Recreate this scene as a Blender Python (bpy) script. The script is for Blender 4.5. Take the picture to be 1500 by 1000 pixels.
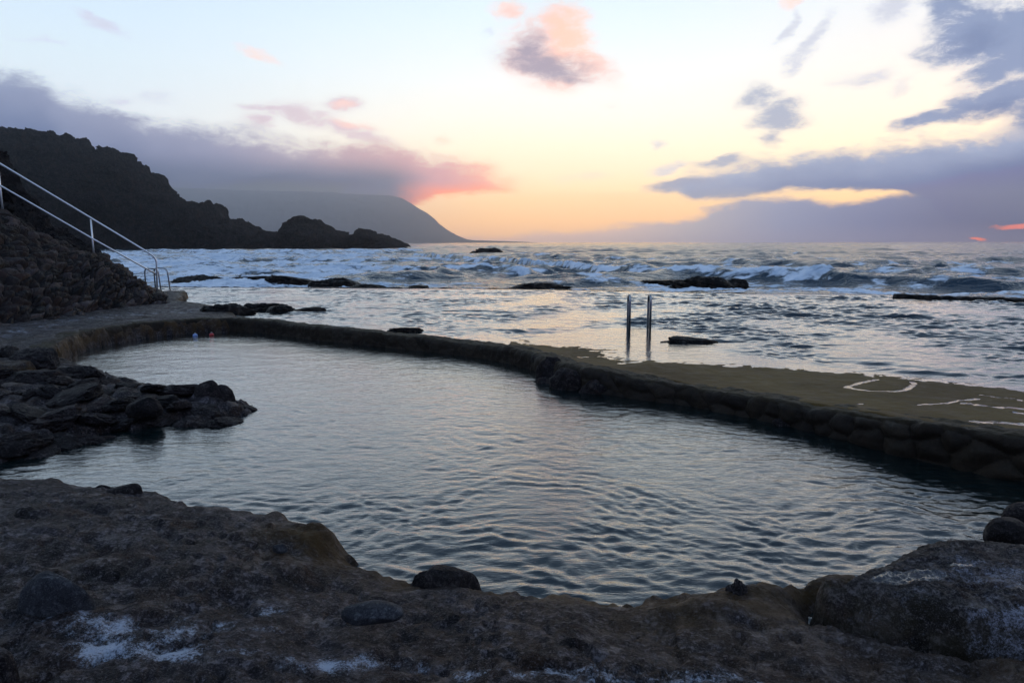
import bpy, bmesh, math, random
import numpy as np
from mathutils import Vector, Matrix

for _o in list(bpy.data.objects):
    bpy.data.objects.remove(_o, do_unlink=True)
scene = bpy.context.scene
COL = scene.collection

# ------------------------------------------------------------------ camera
CAM_H = 2.4
PITCH = math.radians(8.25)
ROLL = math.radians(0.10)
cam_data = bpy.data.cameras.new('camera')
cam_data.lens = 24.0
cam_data.sensor_width = 36.0
cam_data.clip_start = 0.05
cam_data.clip_end = 40000.0
cam = bpy.data.objects.new('camera', cam_data)
COL.objects.link(cam)
cam.location = (0.0, 0.0, CAM_H)
cam.rotation_euler = (Matrix.Rotation(math.pi/2 - PITCH, 3, 'X') @ Matrix.Rotation(-ROLL, 3, 'Z')).to_euler()
scene.camera = cam
CP, SP = math.cos(PITCH), math.sin(PITCH)


def ray(px, py):
    """direction through a point of the 1500x1000 photograph"""
    u = (px - 750.0)/1000.0
    v = (500.0 - py)/1000.0
    cr, sr = math.cos(ROLL), math.sin(ROLL)
    u, v = u*cr + v*sr, -u*sr + v*cr
    return (u, CP + v*SP, -SP + v*CP)


def P(px, py, z):
    """point of the photograph on the level z"""
    d = ray(px, py)
    t = (z - CAM_H)/d[2]
    return (d[0]*t, d[1]*t, z)


def PD(px, py, dist):
    """point of the photograph at the distance dist (along +y)"""
    d = ray(px, py)
    t = dist/d[1]
    return (d[0]*t, dist, CAM_H + d[2]*t)


def azel(px, py):
    d = ray(px, py)
    return math.degrees(math.atan2(d[0], d[1])), math.degrees(math.atan2(d[2], math.hypot(d[0], d[1])))


# ------------------------------------------------------------------ node helpers
class NT:
    def __init__(self, tree):
        self.t = tree
        self.n = tree.nodes
        self.l = tree.links

    def new(self, kind, **kw):
        nd = self.n.new(kind)
        for k, v in kw.items():
            setattr(nd, k, v)
        return nd

    def put(self, sock, val):
        if isinstance(val, E):
            self.l.new(val.s, sock)
        elif isinstance(val, bpy.types.NodeSocket):
            self.l.new(val, sock)
        else:
            sock.default_value = val

    def math(self, op, a, b=None, c=None, clamp=False):
        nd = self.new('ShaderNodeMath', operation=op, use_clamp=clamp)
        self.put(nd.inputs[0], a)
        if b is not None:
            self.put(nd.inputs[1], b)
        if c is not None:
            self.put(nd.inputs[2], c)
        return E(self, nd.outputs[0])

    def smooth(self, x, a, b):
        nd = self.new('ShaderNodeMapRange', interpolation_type='SMOOTHSTEP', clamp=True)
        self.put(nd.inputs[0], x)
        self.put(nd.inputs[1], a)
        self.put(nd.inputs[2], b)
        nd.inputs[3].default_value = 0.0
        nd.inputs[4].default_value = 1.0
        return E(self, nd.outputs[0])

    def lin(self, x, a, b, c=0.0, d=1.0):
        nd = self.new('ShaderNodeMapRange', interpolation_type='LINEAR', clamp=True)
        self.put(nd.inputs[0], x)
        for i, v in enumerate((a, b, c, d)):
            self.put(nd.inputs[i+1], v)
        return E(self, nd.outputs[0])

    def ramp(self, x, stops, x0=0.0, x1=1.0, interp='LINEAR', srgb=False):
        """stops: (position, colour or grey) given in the range x0..x1"""
        nd = self.new('ShaderNodeValToRGB')
        self.put(nd.inputs[0], self.lin(x, x0, x1) if (x0, x1) != (0.0, 1.0) else x)
        cr = nd.color_ramp
        cr.interpolation = interp
        st = sorted(stops, key=lambda s: s[0])
        while len(cr.elements) < len(st):
            cr.elements.new(0.5)
        for e, (p, c) in zip(cr.elements, st):
            e.position = 0.0
        for i, (p, c) in enumerate(st):
            e = cr.elements[i]
            e.position = min(1.0, max(0.0, (p - x0)/(x1 - x0)))
            if not isinstance(c, (tuple, list)):
                c = (c, c, c)
            if srgb:
                c = S(*c)
            e.color = (c[0], c[1], c[2], 1.0)
        return E(self, nd.outputs[0])

    def curve(self, x, stops, x0, x1, y0, y1):
        g = self.ramp(x, [(p, (v - y0)/(y1 - y0)) for p, v in stops], x0, x1)
        return g*(y1 - y0) + y0

    def mix(self, f, a, b, kind='MIX'):
        nd = self.new('ShaderNodeMix', data_type='RGBA', blend_type=kind, clamp_factor=True)
        self.put(nd.inputs[0], f)
        for i, v in ((6, a), (7, b)):
            if isinstance(v, (tuple, list)):
                v = (v[0], v[1], v[2], 1.0)
            self.put(nd.inputs[i], v)
        return E(self, nd.outputs[2])

    def vec(self, x, y, z=0.0):
        nd = self.new('ShaderNodeCombineXYZ')
        for i, v in enumerate((x, y, z)):
            self.put(nd.inputs[i], v)
        return E(self, nd.outputs[0])

    def noise(self, v, scale=1.0, detail=2.0, rough=0.5, distort=0.0, kind='FBM', color=False, lac=2.0):
        nd = self.new('ShaderNodeTexNoise', noise_dimensions='3D', noise_type=kind)
        if v is not None:
            self.put(nd.inputs['Vector'], v)
        nd.inputs['Scale'].default_value = scale
        nd.inputs['Detail'].default_value = detail
        nd.inputs['Roughness'].default_value = rough
        nd.inputs['Lacunarity'].default_value = lac
        nd.inputs['Distortion'].default_value = distort
        return E(self, nd.outputs['Color' if color else 'Fac'])

    def voronoi(self, v, scale, feature='F1', rand=1.0, out='Distance'):
        nd = self.new('ShaderNodeTexVoronoi', feature=feature)
        if v is not None:
            self.put(nd.inputs['Vector'], v)
        nd.inputs['Scale'].default_value = scale
        nd.inputs['Randomness'].default_value = rand
        return E(self, nd.outputs[out])

    def sep(self, v):
        nd = self.new('ShaderNodeSeparateXYZ')
        self.put(nd.inputs[0], v)
        return [E(self, nd.outputs[i]) for i in range(3)]

    def attr(self, name, out='Fac'):
        nd = self.new('ShaderNodeAttribute', attribute_name=name)
        return E(self, nd.outputs[out])

    def coord(self, out='Object'):
        nd = self.new('ShaderNodeTexCoord')
        return E(self, nd.outputs[out])

    def pos(self):
        return E(self, self.new('ShaderNodeNewGeometry').outputs['Position'])

    def normal(self):
        return E(self, self.new('ShaderNodeNewGeometry').outputs['Normal'])

    def mapping(self, v, scale=(1, 1, 1), rot=(0, 0, 0), loc=(0, 0, 0)):
        nd = self.new('ShaderNodeMapping')
        self.put(nd.inputs[0], v)
        nd.inputs[1].default_value = loc
        nd.inputs[2].default_value = rot
        nd.inputs[3].default_value = scale
        return E(self, nd.outputs[0])

    def bump(self, h, strength=1.0, dist=0.01, normal=None):
        nd = self.new('ShaderNodeBump')
        nd.inputs['Strength'].default_value = strength
        nd.inputs['Distance'].default_value = dist
        self.put(nd.inputs['Height'], h)
        if normal is not None:
            self.put(nd.inputs['Normal'], normal)
        return E(self, nd.outputs[0])


class E:
    def __init__(self, nt, s):
        self.nt = nt
        self.s = s

    def __add__(self, o): return self.nt.math('ADD', self, o)
    __radd__ = __add__
    def __sub__(self, o): return self.nt.math('SUBTRACT', self, o)
    def __rsub__(self, o): return self.nt.math('SUBTRACT', o, self)
    def __mul__(self, o): return self.nt.math('MULTIPLY', self, o)
    __rmul__ = __mul__
    def __truediv__(self, o): return self.nt.math('DIVIDE', self, o)
    def __rtruediv__(self, o): return self.nt.math('DIVIDE', o, self)
    def __pow__(self, o): return self.nt.math('POWER', self, o)
    def min(self, o): return self.nt.math('MINIMUM', self, o)
    def max(self, o): return self.nt.math('MAXIMUM', self, o)
    def clamp(self): return self.nt.math('ADD', self, 0.0, clamp=True)


def S(r, g, b):
    """8-bit screen colour to linear"""
    out = []
    for c in (r, g, b):
        c = c/255.0
        out.append(c/12.92 if c <= 0.04045 else ((c + 0.055)/1.055)**2.4)
    return tuple(out)


# ------------------------------------------------------------------ sky
SUN_AZ = azel(1440, 350)[0]          # the sun is setting behind the bank on the right
SUN_EL = 2.0
world = bpy.data.worlds.new('World')
scene.world = world
world.cycles.sampling_method = 'MANUAL'
world.cycles.sample_map_resolution = 512
world.use_nodes = True
w = NT(world.node_tree)
w.n.clear()
bg = w.new('ShaderNodeBackground')
w.l.new(bg.outputs[0], w.new('ShaderNodeOutputWorld').inputs[0])
direction = w.coord('Generated')
dx, dy, dz = w.sep(direction)
nish = w.new('ShaderNodeTexSky', sky_type='NISHITA')
nish.sun_disc = False
nish.sun_elevation = math.radians(SUN_EL)
nish.sun_rotation = math.radians(SUN_AZ)
nish.air_density = 1.0
nish.dust_density = 1.5
nish.ozone_density = 1.5
AZ0 = w.math('ARCTAN2', dx, dy)*57.29578
EL0 = w.math('ARCSINE', dz)*57.29578


def E_(py, px=750):
    return azel(px, py)[1]


def A_(px, py=250):
    return azel(px, py)[0]


SKYC = ((0, (124, 152, 192)),)
up = [(25.0, (206, 226, 246)), (33.0, (152, 174, 198)), (50.0, (130, 155, 188)), (75.0, (116, 148, 194)), (90.0, (114, 144, 190))]
lft = [(0.0, (150, 150, 178)), (E_(200), (226, 232, 238)), (E_(120), (220, 234, 243)), (E_(60), (214, 232, 247)), (E_(0), (206, 226, 247))] + up
mid = [(0.0, (205, 172, 160)), (E_(345), (228, 190, 168)), (E_(325), (244, 200, 165)), (E_(290), (250, 212, 172)), (E_(255), (250, 228, 198)), (E_(215), (254, 240, 215)),
       (E_(170), (251, 245, 233)), (E_(110), (243, 247, 247)), (E_(40), (231, 244, 251)), (E_(0), (224, 241, 251))] + up
rgt = [(0.0, (190, 165, 165)), (E_(330), (250, 204, 165)), (E_(290), (258, 224, 172)), (E_(240), (250, 233, 204)), (E_(180), (247, 238, 224)),
       (E_(110), (241, 239, 236)), (E_(40), (235, 239, 243)), (E_(0), (228, 236, 243))] + up
bck = [(0.0, (118, 122, 150)), (10.0, (140, 150, 180)), (30.0, (150, 172, 206)), (60.0, (134, 164, 204)), (90.0, (120, 152, 198))]
cl, cm, cr_, cb = [w.ramp(EL0, r, -10.0, 90.0, srgb=True) for r in (lft, mid, rgt, bck)]
sky = w.mix(w.smooth(AZ0, A_(60), A_(760)), cl, cm)
sky = w.mix(w.smooth(AZ0, A_(900), A_(1350)), sky, cr_)
sky = w.mix(w.smooth(w.math('ABSOLUTE', AZ0), 55.0, 125.0), sky, cb)
nfac = w.math('MULTIPLY', 1.0, 0.10)
nm = w.new('ShaderNodeVectorMath', operation='SCALE')
w.l.new(nish.outputs[0], nm.inputs[0])
nm.inputs[3].default_value = 0.12
sky = w.mix(0.12, sky, E(w, nm.outputs[0]))

# clouds, laid out by compass direction and height above the horizon
warp = w.noise(w.vec(AZ0*0.16, EL0*0.34), 1.0, 5.0, 0.62, color=True)
wx, wy, _ = w.sep(warp)
AZ = AZ0 + (wx - 0.5)*5.0
EL = EL0 + (wy - 0.5)*2.2
fine = w.noise(w.vec(AZ0*0.5, EL0*1.1, 3.0), 1.0, 9.0, 0.73, distort=0.35) - 0.5
soft = w.noise(w.vec(AZ0*0.10, EL0*0.3, 9.0), 1.0, 3.0, 0.5) - 0.5


def blob(px, py, rx, ry, tilt=0.0):
    """soft elliptic lump (1 in the middle, 0 at the rim); tilt in degrees, rising to the right"""
    a, e = azel(px, py)
    ra = (azel(px + rx, py)[0] - azel(px - rx, py)[0])/2
    re = (azel(px, py - ry)[1] - azel(px, py + ry)[1])/2
    c, s = math.cos(math.radians(tilt)), math.sin(math.radians(tilt))
    da, de = AZ - a, EL - e
    p = (da*c + de*s)/ra
    q = (de*c - da*s)/re
    r2 = p*p + q*q
    return w.math('EXPONENT', r2*-1.0)


def cloud(sky, blobs, colour, lo=0.35, hi=0.75, amp=0.9, opac=1.0):
    tot = None
    for b in blobs:
        v = blob(*b[:5])*(b[5] if len(b) > 5 else 1.0)
        tot = v if tot is None else tot.max(v)
    m = w.smooth(tot*(fine*(3.4*amp) + 1.0), lo - 0.10, hi + 0.14)*opac
    return w.mix(m, sky, colour), m


def band(top, bot, tsoft, bsoft, ampt, ampb):
    """bank between two outlines given in photo points"""
    t = w.curve(AZ, [azel(*p) for p in top], -60.0, 60.0, -5.0, 30.0)
    m = w.smooth(EL - t + fine*ampt, tsoft*0.5, -tsoft*0.5)
    if bot:
        b = w.curve(AZ, [azel(*p) for p in bot], -60.0, 60.0, -5.0, 30.0)
        m = m*w.smooth(EL - b + fine*ampb, -bsoft*0.5, bsoft*0.5)
    return m, t


# thin wisps high up
sky, _ = cloud(sky, [(150, 35, 50, 12, -22), (65, 60, 45, 8, 0, .8), (240, 138, 35, 14, 5, .8), (185, 143, 30, 10, 0, .7)], S(198, 196, 212), 0.3, 0.9, 0.9, 0.7)
sky, _ = cloud(sky, [(378, 83, 35, 7, -8), (650, 203, 16, 9, 0), (738, 14, 30, 14, 0, 1.2), (850, 258, 50, 7, 4, .9), (1155, 4, 26, 10, 0)], S(248, 206, 190), 0.3, 0.95, 0.7, 0.65)
sky, _ = cloud(sky, [(965, 210, 14, 8, 0), (980, 244, 34, 9, 10), (1265, 118, 55, 16, 3, .85), (1155, 40, 12, 45, -25, .8), (1195, 60, 55, 14, 55), (1175, 90, 16, 30, -20),
                     (1320, 128, 50, 16, 30, .6), (1315, 8, 50, 24, 30), (705, 45, 14, 20, -20, .5), (900, 150, 30, 8, 0, .5)], S(186, 190, 206), 0.3, 0.95, 0.8, 0.75)
sky, _ = cloud(sky, [(1112, 142, 50, 26, -10, .9), (1145, 170, 55, 26, 0, 1.15), (1130, 200, 30, 26, -30, .8), (1050, 240, 50, 9, 3, 1.1)], S(146, 156, 180), 0.35, 0.95, 0.7, 0.9)

# the big pink cloud
sky, _ = cloud(sky, [(800, 75, 78, 60, -10, 1.1), (820, 50, 50, 48, 0, 1.1), (850, 95, 70, 30, -14, 1.1), (820, 118, 60, 26, 5), (770, 85, 50, 48, 0), (745, 18, 34, 18, 0, .8)], S(236, 196, 186), 0.30, 1.0, 0.62, 0.9)
sky, _ = cloud(sky, [(838, 55, 44, 48, -30, 1.1)], S(252, 198, 172), 0.35, 1.0, 0.6, 0.75)
sky, _ = cloud(sky, [(800, 96, 78, 26, -12, 1.1), (775, 75, 34, 34, 0, 1.0)], S(152, 142, 160), 0.28, 0.95, 0.6, 0.95)

# upper right masses
sky, _ = cloud(sky, [(1420, 50, 82, 56, 8, 1.3), (1500, 55, 90, 70, 0, 1.4), (1400, 15, 60, 40, 20), (1460, 100, 80, 22, 22, 1.15), (1620, 60, 150, 90, 0, 1.5),
                     (1470, 138, 110, 28, 14, 1.3), (1370, 176, 70, 15, 8, 1.15), (1560, 150, 100, 50, 8, 1.4)], S(122, 138, 172), 0.36, 0.88, 0.62, 0.97)
sky, _ = cloud(sky, [(1430, 62, 60, 30, 8, 1.0), (1450, 160, 70, 18, 12, 1.0), (1530, 160, 70, 30, 12, 1.0)], S(100, 117, 155), 0.4, 1.0, 0.5, 0.7)

# low haze bank along the horizon, right part, with the sunset burning through two gaps
mlow, tlow = band([(640, 352), (760, 344), (900, 333), (985, 326), (1040, 306), (1100, 293), (1170, 292), (1220, 303), (1262, 298), (1330, 283), (1420, 274), (1500, 270), (1700, 250)], None, 0.8, 0, 1.0, 0)
low_col = w.ramp(AZ0, [(A_(800), (210, 182, 170)), (A_(900), (196, 178, 176)), (A_(1020), (164, 164, 178)), (A_(1150), (130, 143, 176)), (A_(1300), (106, 122, 162)), (A_(1480), (88, 102, 140)), (A_(1700), (82, 96, 134))],
                 -60.0, 60.0, srgb=True)
low_col = w.mix(w.smooth(EL0, 1.6, 0.0)*0.45, low_col, S(150, 150, 172))
sky = w.mix(mlow*0.97, sky, low_col)
mr, tr = band([(950, 268), (1010, 262), (1080, 246), (1150, 238), (1220, 222), (1300, 211), (1400, 203), (1500, 190), (1700, 160)],
              [(950, 268), (1000, 284), (1030, 291), (1080, 289), (1130, 284), (1200, 281), (1260, 277), (1310, 281), (1360, 292), (1400, 320), (1500, 330), (1700, 340)], 1.6, 0.5, 2.4, 0.6)
thick = w.smooth(tr - EL, 0.0, 3.6)
rcol = w.mix(thick, S(148, 160, 186), S(98, 115, 153))
rcol = w.mix(w.smooth(AZ0, A_(1280), A_(1520))*0.7*thick, rcol, S(78, 94, 136))
rcol = w.mix(soft*1.2 + 0.25 + fine*0.5, rcol, S(94, 112, 152))
sky = w.mix(mr*w.smooth(AZ0, A_(945), A_(1010)), sky, rcol)
sky, _ = cloud(sky, [(1000, 271, 60, 10, 2, 1.1), (1060, 285, 60, 12, 2, 1.2)], S(136, 146, 172), 0.35, 0.9, 0.5, 0.9)
sky, _ = cloud(sky, [(1432, 350, 20, 3.2, 0, 1.2), (1487, 331, 26, 4.5, 6, 1.4)], S(255, 140, 110), 0.4, 1.0, 0.3, 0.95)

# long bank on the left with its glowing tip
sky, _ = cloud(sky, [(385, 160, 45, 8, 2), (440, 168, 70, 18, -4, 1.1), (505, 152, 40, 12, 5, 1.1), (500, 178, 60, 10, -6, 1.1), (530, 195, 70, 12, -12, 1.0), (380, 182, 34, 14, 0)], S(200, 180, 190), 0.3, 1.0, 0.75, 0.8)
sky, _ = cloud(sky, [(505, 153, 28, 7, 5, 1.0), (515, 176, 45, 7, -6, 1.0)], S(248, 202, 190), 0.3, 1.05, 0.6, 0.7)
ml, tl = band([(-300, 60), (-100, 85), (0, 106), (50, 112), (85, 142), (140, 152), (185, 160), (230, 180), (300, 190), (370, 200), (430, 212), (480, 212), (540, 208), (590, 216), (640, 232), (700, 246), (760, 264), (800, 276)],
              [(-300, 380), (560, 380), (585, 330), (600, 302), (640, 290), (700, 282), (760, 279), (800, 277)], 2.0, 0.7, 3.2, 0.9)
depth = w.smooth(tl - EL, 0.0, 3.8)
lcol = w.ramp(AZ0, [(A_(0), (138, 146, 172)), (A_(300), (146, 148, 170)), (A_(450), (168, 156, 170)), (A_(560), (196, 162, 166)), (A_(650), (206, 158, 162)), (A_(740), (240, 170, 150))], -60.0, 60.0, srgb=True)
lcol2 = w.ramp(AZ0, [(A_(0), (108, 119, 150)), (A_(250), (110, 118, 147)), (A_(450), (124, 126, 150)), (A_(560), (146, 136, 154)), (A_(650), (182, 142, 156)), (A_(740), (226, 158, 150))], -60.0, 60.0, srgb=True)
lc = w.mix(depth, lcol, lcol2)
lc = w.mix(w.smooth(EL0, E_(228), E_(274))*w.smooth(AZ0, A_(640), A_(560)), lc, S(94, 105, 128))
lc = w.mix(soft*0.9 + 0.1 + fine*0.3, lc, S(142, 144, 168))
glow = w.smooth(AZ, A_(560), A_(660))*w.smooth(EL, E_(262), E_(292))
lc = w.mix(glow*0.95, lc, S(255, 150, 120))
sky = w.mix(ml*w.smooth(AZ, A_(800), A_(700)), sky, lc)

# scattered cloud overhead and behind, outside the photo but seen by the water
hi = w.noise(w.vec(dx/(dz.max(0.06)), dy/(dz.max(0.06)), 2.0), 0.8, 5.0, 0.55)
sky = w.mix(w.smooth(hi, 0.50, 0.68)*w.smooth(EL0, 21.0, 34.0)*0.45, sky, S(150, 160, 192))
below = w.smooth(dz, 0.0, -0.03)
sky = w.mix(below, sky, S(70, 78, 98))
# the sky stands beyond the sea air: near the horizon it is stronger than what reaches the shore
HAZE = 2.8e-4
HAZE_A = (0.165, 0.190, 0.25)
path_len = (455.0/dz.max(0.02)).min(6500.0)
T_ = w.math('EXPONENT', path_len*(-HAZE)).max(0.17)
sx, sy_, sz = w.sep(sky)
chan = [((c*0.95 - (1.0 - T_)*a)/T_).max(0.0) for c, a in zip((sx, sy_, sz), HAZE_A)]
sky = w.mix(w.smooth(dz, -0.004, 0.0), sky, w.vec(*chan))
w.put(bg.inputs[0], sky)
bg.inputs[1].default_value = 1.0

# ------------------------------------------------------------------ sun (veiled by the cloud bank)
sun_data = bpy.data.lights.new('sun', 'SUN')
sun_data.energy = 0.03
sun_data.angle = math.radians(12.0)
sun_data.color = (1.0, 0.72, 0.5)
sun = bpy.data.objects.new('sun', sun_data)
COL.objects.link(sun)
sa, se = math.radians(SUN_AZ), math.radians(SUN_EL + 3.0)
sun_dir = Vector((math.sin(sa)*math.cos(se), math.cos(sa)*math.cos(se), math.sin(se)))
sun.rotation_euler = (-sun_dir).to_track_quat('-Z', 'Y').to_euler()

vs = scene.view_settings
scene.display_settings.display_device = 'sRGB'
vs.view_transform = 'Standard'
vs.look = 'None'
vs.exposure = 0.2
vs.gamma = 1.0
vs.use_curve_mapping = False
cy = scene.cycles
cy.use_denoising = True
try:
    cy.denoiser = 'OPENIMAGEDENOISE'
except Exception:
    pass
cy.use_adaptive_sampling = True
cy.adaptive_threshold = 0.02
cy.max_bounces = 5
cy.diffuse_bounces = 2
cy.glossy_bounces = 3
cy.transmission_bounces = 4
cy.volume_bounces = 0
cy.caustics_reflective = False
cy.caustics_refractive = False

# ------------------------------------------------------------------ numpy noise and mesh helpers
_rng = np.random.RandomState(7)
_perm = np.concatenate([_rng.permutation(256)]*2)
_ang = _rng.rand(256)*2*np.pi
_gx, _gy = np.cos(_ang), np.sin(_ang)
_rv = _rng.rand(256)


def perlin(x, y, seed=0):
    x = np.asarray(x, float) + seed*17.31
    y = np.asarray(y, float) + seed*9.77
    xi = np.floor(x).astype(int)
    yi = np.floor(y).astype(int)
    xf, yf = x - xi, y - yi
    u = xf*xf*xf*(xf*(xf*6 - 15) + 10)
    v = yf*yf*yf*(yf*(yf*6 - 15) + 10)

    def g(ix, iy, fx, fy):
        h = _perm[(_perm[ix & 255] + iy) & 255]
        return _gx[h]*fx + _gy[h]*fy
    a = g(xi, yi, xf, yf)
    b = g(xi+1, yi, xf-1, yf)
    c = g(xi, yi+1, xf, yf-1)
    d = g(xi+1, yi+1, xf-1, yf-1)
    return ((a + (b-a)*u)*(1-v) + (c + (d-c)*u)*v)*1.5


def fbm(x, y, octaves=4, gain=0.5, seed=0, lac=2.03):
    s, a = 0.0, 1.0
    for i in range(octaves):
        s = s + a*perlin(x, y, seed + i*3)
        x, y = x*lac, y*lac
        a *= gain
    return s


def ridged(x, y, octaves=4, gain=0.5, seed=0):
    s, a = 0.0, 1.0
    for i in range(octaves):
        s = s + a*(1 - 2*np.abs(perlin(x, y, seed + i*3)))
        x, y = x*2.1, y*2.1
        a *= gain
    return s


def cobble(U, V, cell=0.3, seed=0, stretch=1.3):
    """rounded stones laid in a surface: dome height 0..1 and a random value per stone"""
    x, y = U/(cell*stretch), V/cell
    xi, yi = np.floor(x).astype(int), np.floor(y).astype(int)
    f1 = np.full(x.shape, 9.0)
    f2 = np.full(x.shape, 9.0)
    rid = np.zeros(x.shape)
    for i in (-1, 0, 1):
        for j in (-1, 0, 1):
            h = _perm[(_perm[(xi + i + seed) & 255] + yi + j) & 255]
            h2 = _perm[(h + 91) & 255]
            cx = xi + i + 0.12 + 0.76*_rv[h]
            cy_ = yi + j + 0.12 + 0.76*_rv[h2]
            d = np.hypot(x - cx, y - cy_)*(0.8 + 0.4*_rv[_perm[(h + 33) & 255]])
            near = d < f1
            f2 = np.where(near, f1, np.minimum(f2, d))
            rid = np.where(near, _rv[_perm[(h + 57) & 255]], rid)
            f1 = np.where(near, d, f1)
    dome = np.sqrt(np.clip((f2 - f1)*1.9, 0, 1))*np.sqrt(np.clip(1 - (f1/1.15)**2, 0, 1))
    return dome, rid


def sstep(x, a, b):
    t = np.clip((x - a)/(b - a), 0, 1)
    return t*t*(3 - 2*t)


def poly_dist(X, Y, pts, closed=True):
    """distance to a polyline, the z of the nearest spot, and the even-odd inside test"""
    pts = np.array(pts, float)
    sh = X.shape
    X, Y = X.ravel(), Y.ravel()
    best = np.full(X.shape, 1e9)
    zz = np.zeros(X.shape)
    inside = np.zeros(X.shape, bool)
    n = len(pts)
    for i in range(n if closed else n - 1):
        a, b = pts[i], pts[(i+1) % n]
        ex, ey = b[0]-a[0], b[1]-a[1]
        L = ex*ex + ey*ey + 1e-12
        t = np.clip(((X-a[0])*ex + (Y-a[1])*ey)/L, 0, 1)
        d = (X-a[0]-t*ex)**2 + (Y-a[1]-t*ey)**2
        m = d < best
        best = np.where(m, d, best)
        zz = np.where(m, a[2] + t*(b[2]-a[2]), zz)
        if closed:
            c = (a[1] > Y) != (b[1] > Y)
            inside ^= c & (X < ex*(Y-a[1])/(ey if abs(ey) > 1e-12 else 1e-12) + a[0])
    return np.sqrt(best).reshape(sh), zz.reshape(sh), inside.reshape(sh)


def grid_mesh(name, X, Y, Z, mat, attrs=None, keep=None, parent=None, smooth=True):
    r, c = X.shape
    co = np.stack([X, Y, Z], -1).reshape(-1, 3)
    idx = np.arange(r*c).reshape(r, c)
    q = np.stack([idx[:-1, :-1], idx[:-1, 1:], idx[1:, 1:], idx[1:, :-1]], -1).reshape(-1, 4)
    if keep is not None:
        k = keep.ravel()
        q = q[k[q].any(axis=1)]
        used = np.zeros(r*c, bool)
        used[q.ravel()] = True
        remap = np.cumsum(used) - 1
        q = remap[q]
        co = co[used]
        if attrs:
            attrs = {n: a.ravel()[used] for n, a in attrs.items()}
    me = bpy.data.meshes.new(name)
    me.vertices.add(len(co))
    me.vertices.foreach_set('co', co.astype(np.float32).ravel())
    me.loops.add(q.size)
    me.loops.foreach_set('vertex_index', q.astype(np.int32).ravel())
    me.polygons.add(len(q))
    me.polygons.foreach_set('loop_start', np.arange(0, q.size, 4, dtype=np.int32))
    me.polygons.foreach_set('loop_total', np.full(len(q), 4, np.int32))
    me.update(calc_edges=True)
    me.polygons.foreach_set('use_smooth', np.full(len(q), smooth))
    for n, a in (attrs or {}).items():
        at = me.attributes.new(n, 'FLOAT', 'POINT')
        at.data.foreach_set('value', np.asarray(a, np.float32).ravel())
    if mat:
        me.materials.append(mat)
    ob = bpy.data.objects.new(name, me)
    COL.objects.link(ob)
    if parent:
        ob.parent = parent
    return ob


def mesh_from_bm(name, bm, mat, parent=None, smooth=True):
    me = bpy.data.meshes.new(name)
    for f in bm.faces:
        f.smooth = smooth
    bm.to_mesh(me)
    bm.free()
    me.materials.append(mat)
    ob = bpy.data.objects.new(name, me)
    COL.objects.link(ob)
    if parent:
        ob.parent = parent
    return ob


def tag(o, label=None, cat=None, group=None, kind=None):
    if label: o['label'] = label
    if cat: o['category'] = cat
    if group: o['group'] = group
    if kind: o['kind'] = kind
    return o


def empty(name, loc):
    o = bpy.data.objects.new(name, None)
    o.location = loc
    o.empty_display_size = 0.2
    COL.objects.link(o)
    return o


def tube(bm, path, r, seg=12, caps=True):
    path = [Vector(p) for p in path]
    rings = []
    up = None
    for i, p in enumerate(path):
        t = (path[min(i+1, len(path)-1)] - path[max(i-1, 0)]).normalized()
        if up is None:
            up = t.orthogonal().normalized()
        up = (up - t*up.dot(t)).normalized()
        s = t.cross(up)
        rings.append([bm.verts.new(p + (up*math.cos(a) + s*math.sin(a))*r) for a in [2*math.pi*k/seg for k in range(seg)]])
    for a, b in zip(rings[:-1], rings[1:]):
        for k in range(seg):
            bm.faces.new((a[k], a[(k+1) % seg], b[(k+1) % seg], b[k]))
    if caps:
        bm.faces.new(rings[0][::-1])
        bm.faces.new(rings[-1])


def round_path(pts, r=0.12, n=7):
    """polyline with its inner corners rounded"""
    pts = [Vector(p) for p in pts]
    out = [pts[0]]
    for a, b, c in zip(pts[:-2], pts[1:-1], pts[2:]):
        d1, d2 = (a-b), (c-b)
        rr = min(r, d1.length*0.48, d2.length*0.48)
        p1, p2 = b + d1.normalized()*rr, b + d2.normalized()*rr
        for k in range(n+1):
            t = k/n
            out.append(p1*(1-t)**2 + b*2*t*(1-t) + p2*t*t)
    out.append(pts[-1])
    return out


_icos = {}


def ico(sub):
    if sub not in _icos:
        bm = bmesh.new()
        bmesh.ops.create_icosphere(bm, subdivisions=sub, radius=1.0)
        bm.verts.ensure_lookup_table()
        v = np.array([p.co[:] for p in bm.verts])
        f = np.array([[q.index for q in p.verts] for p in bm.faces], np.int32)
        bm.free()
        _icos[sub] = (v, f)
    return _icos[sub]


def noise3(v, s, seed=0):
    return (perlin(v[:, 0]*s + v[:, 2]*s*0.7, v[:, 1]*s - v[:, 2]*s*0.6, seed)
            + perlin(v[:, 1]*s + 5.2, v[:, 2]*s*1.3 + v[:, 0]*s*0.4, seed + 5))*0.5


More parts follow.
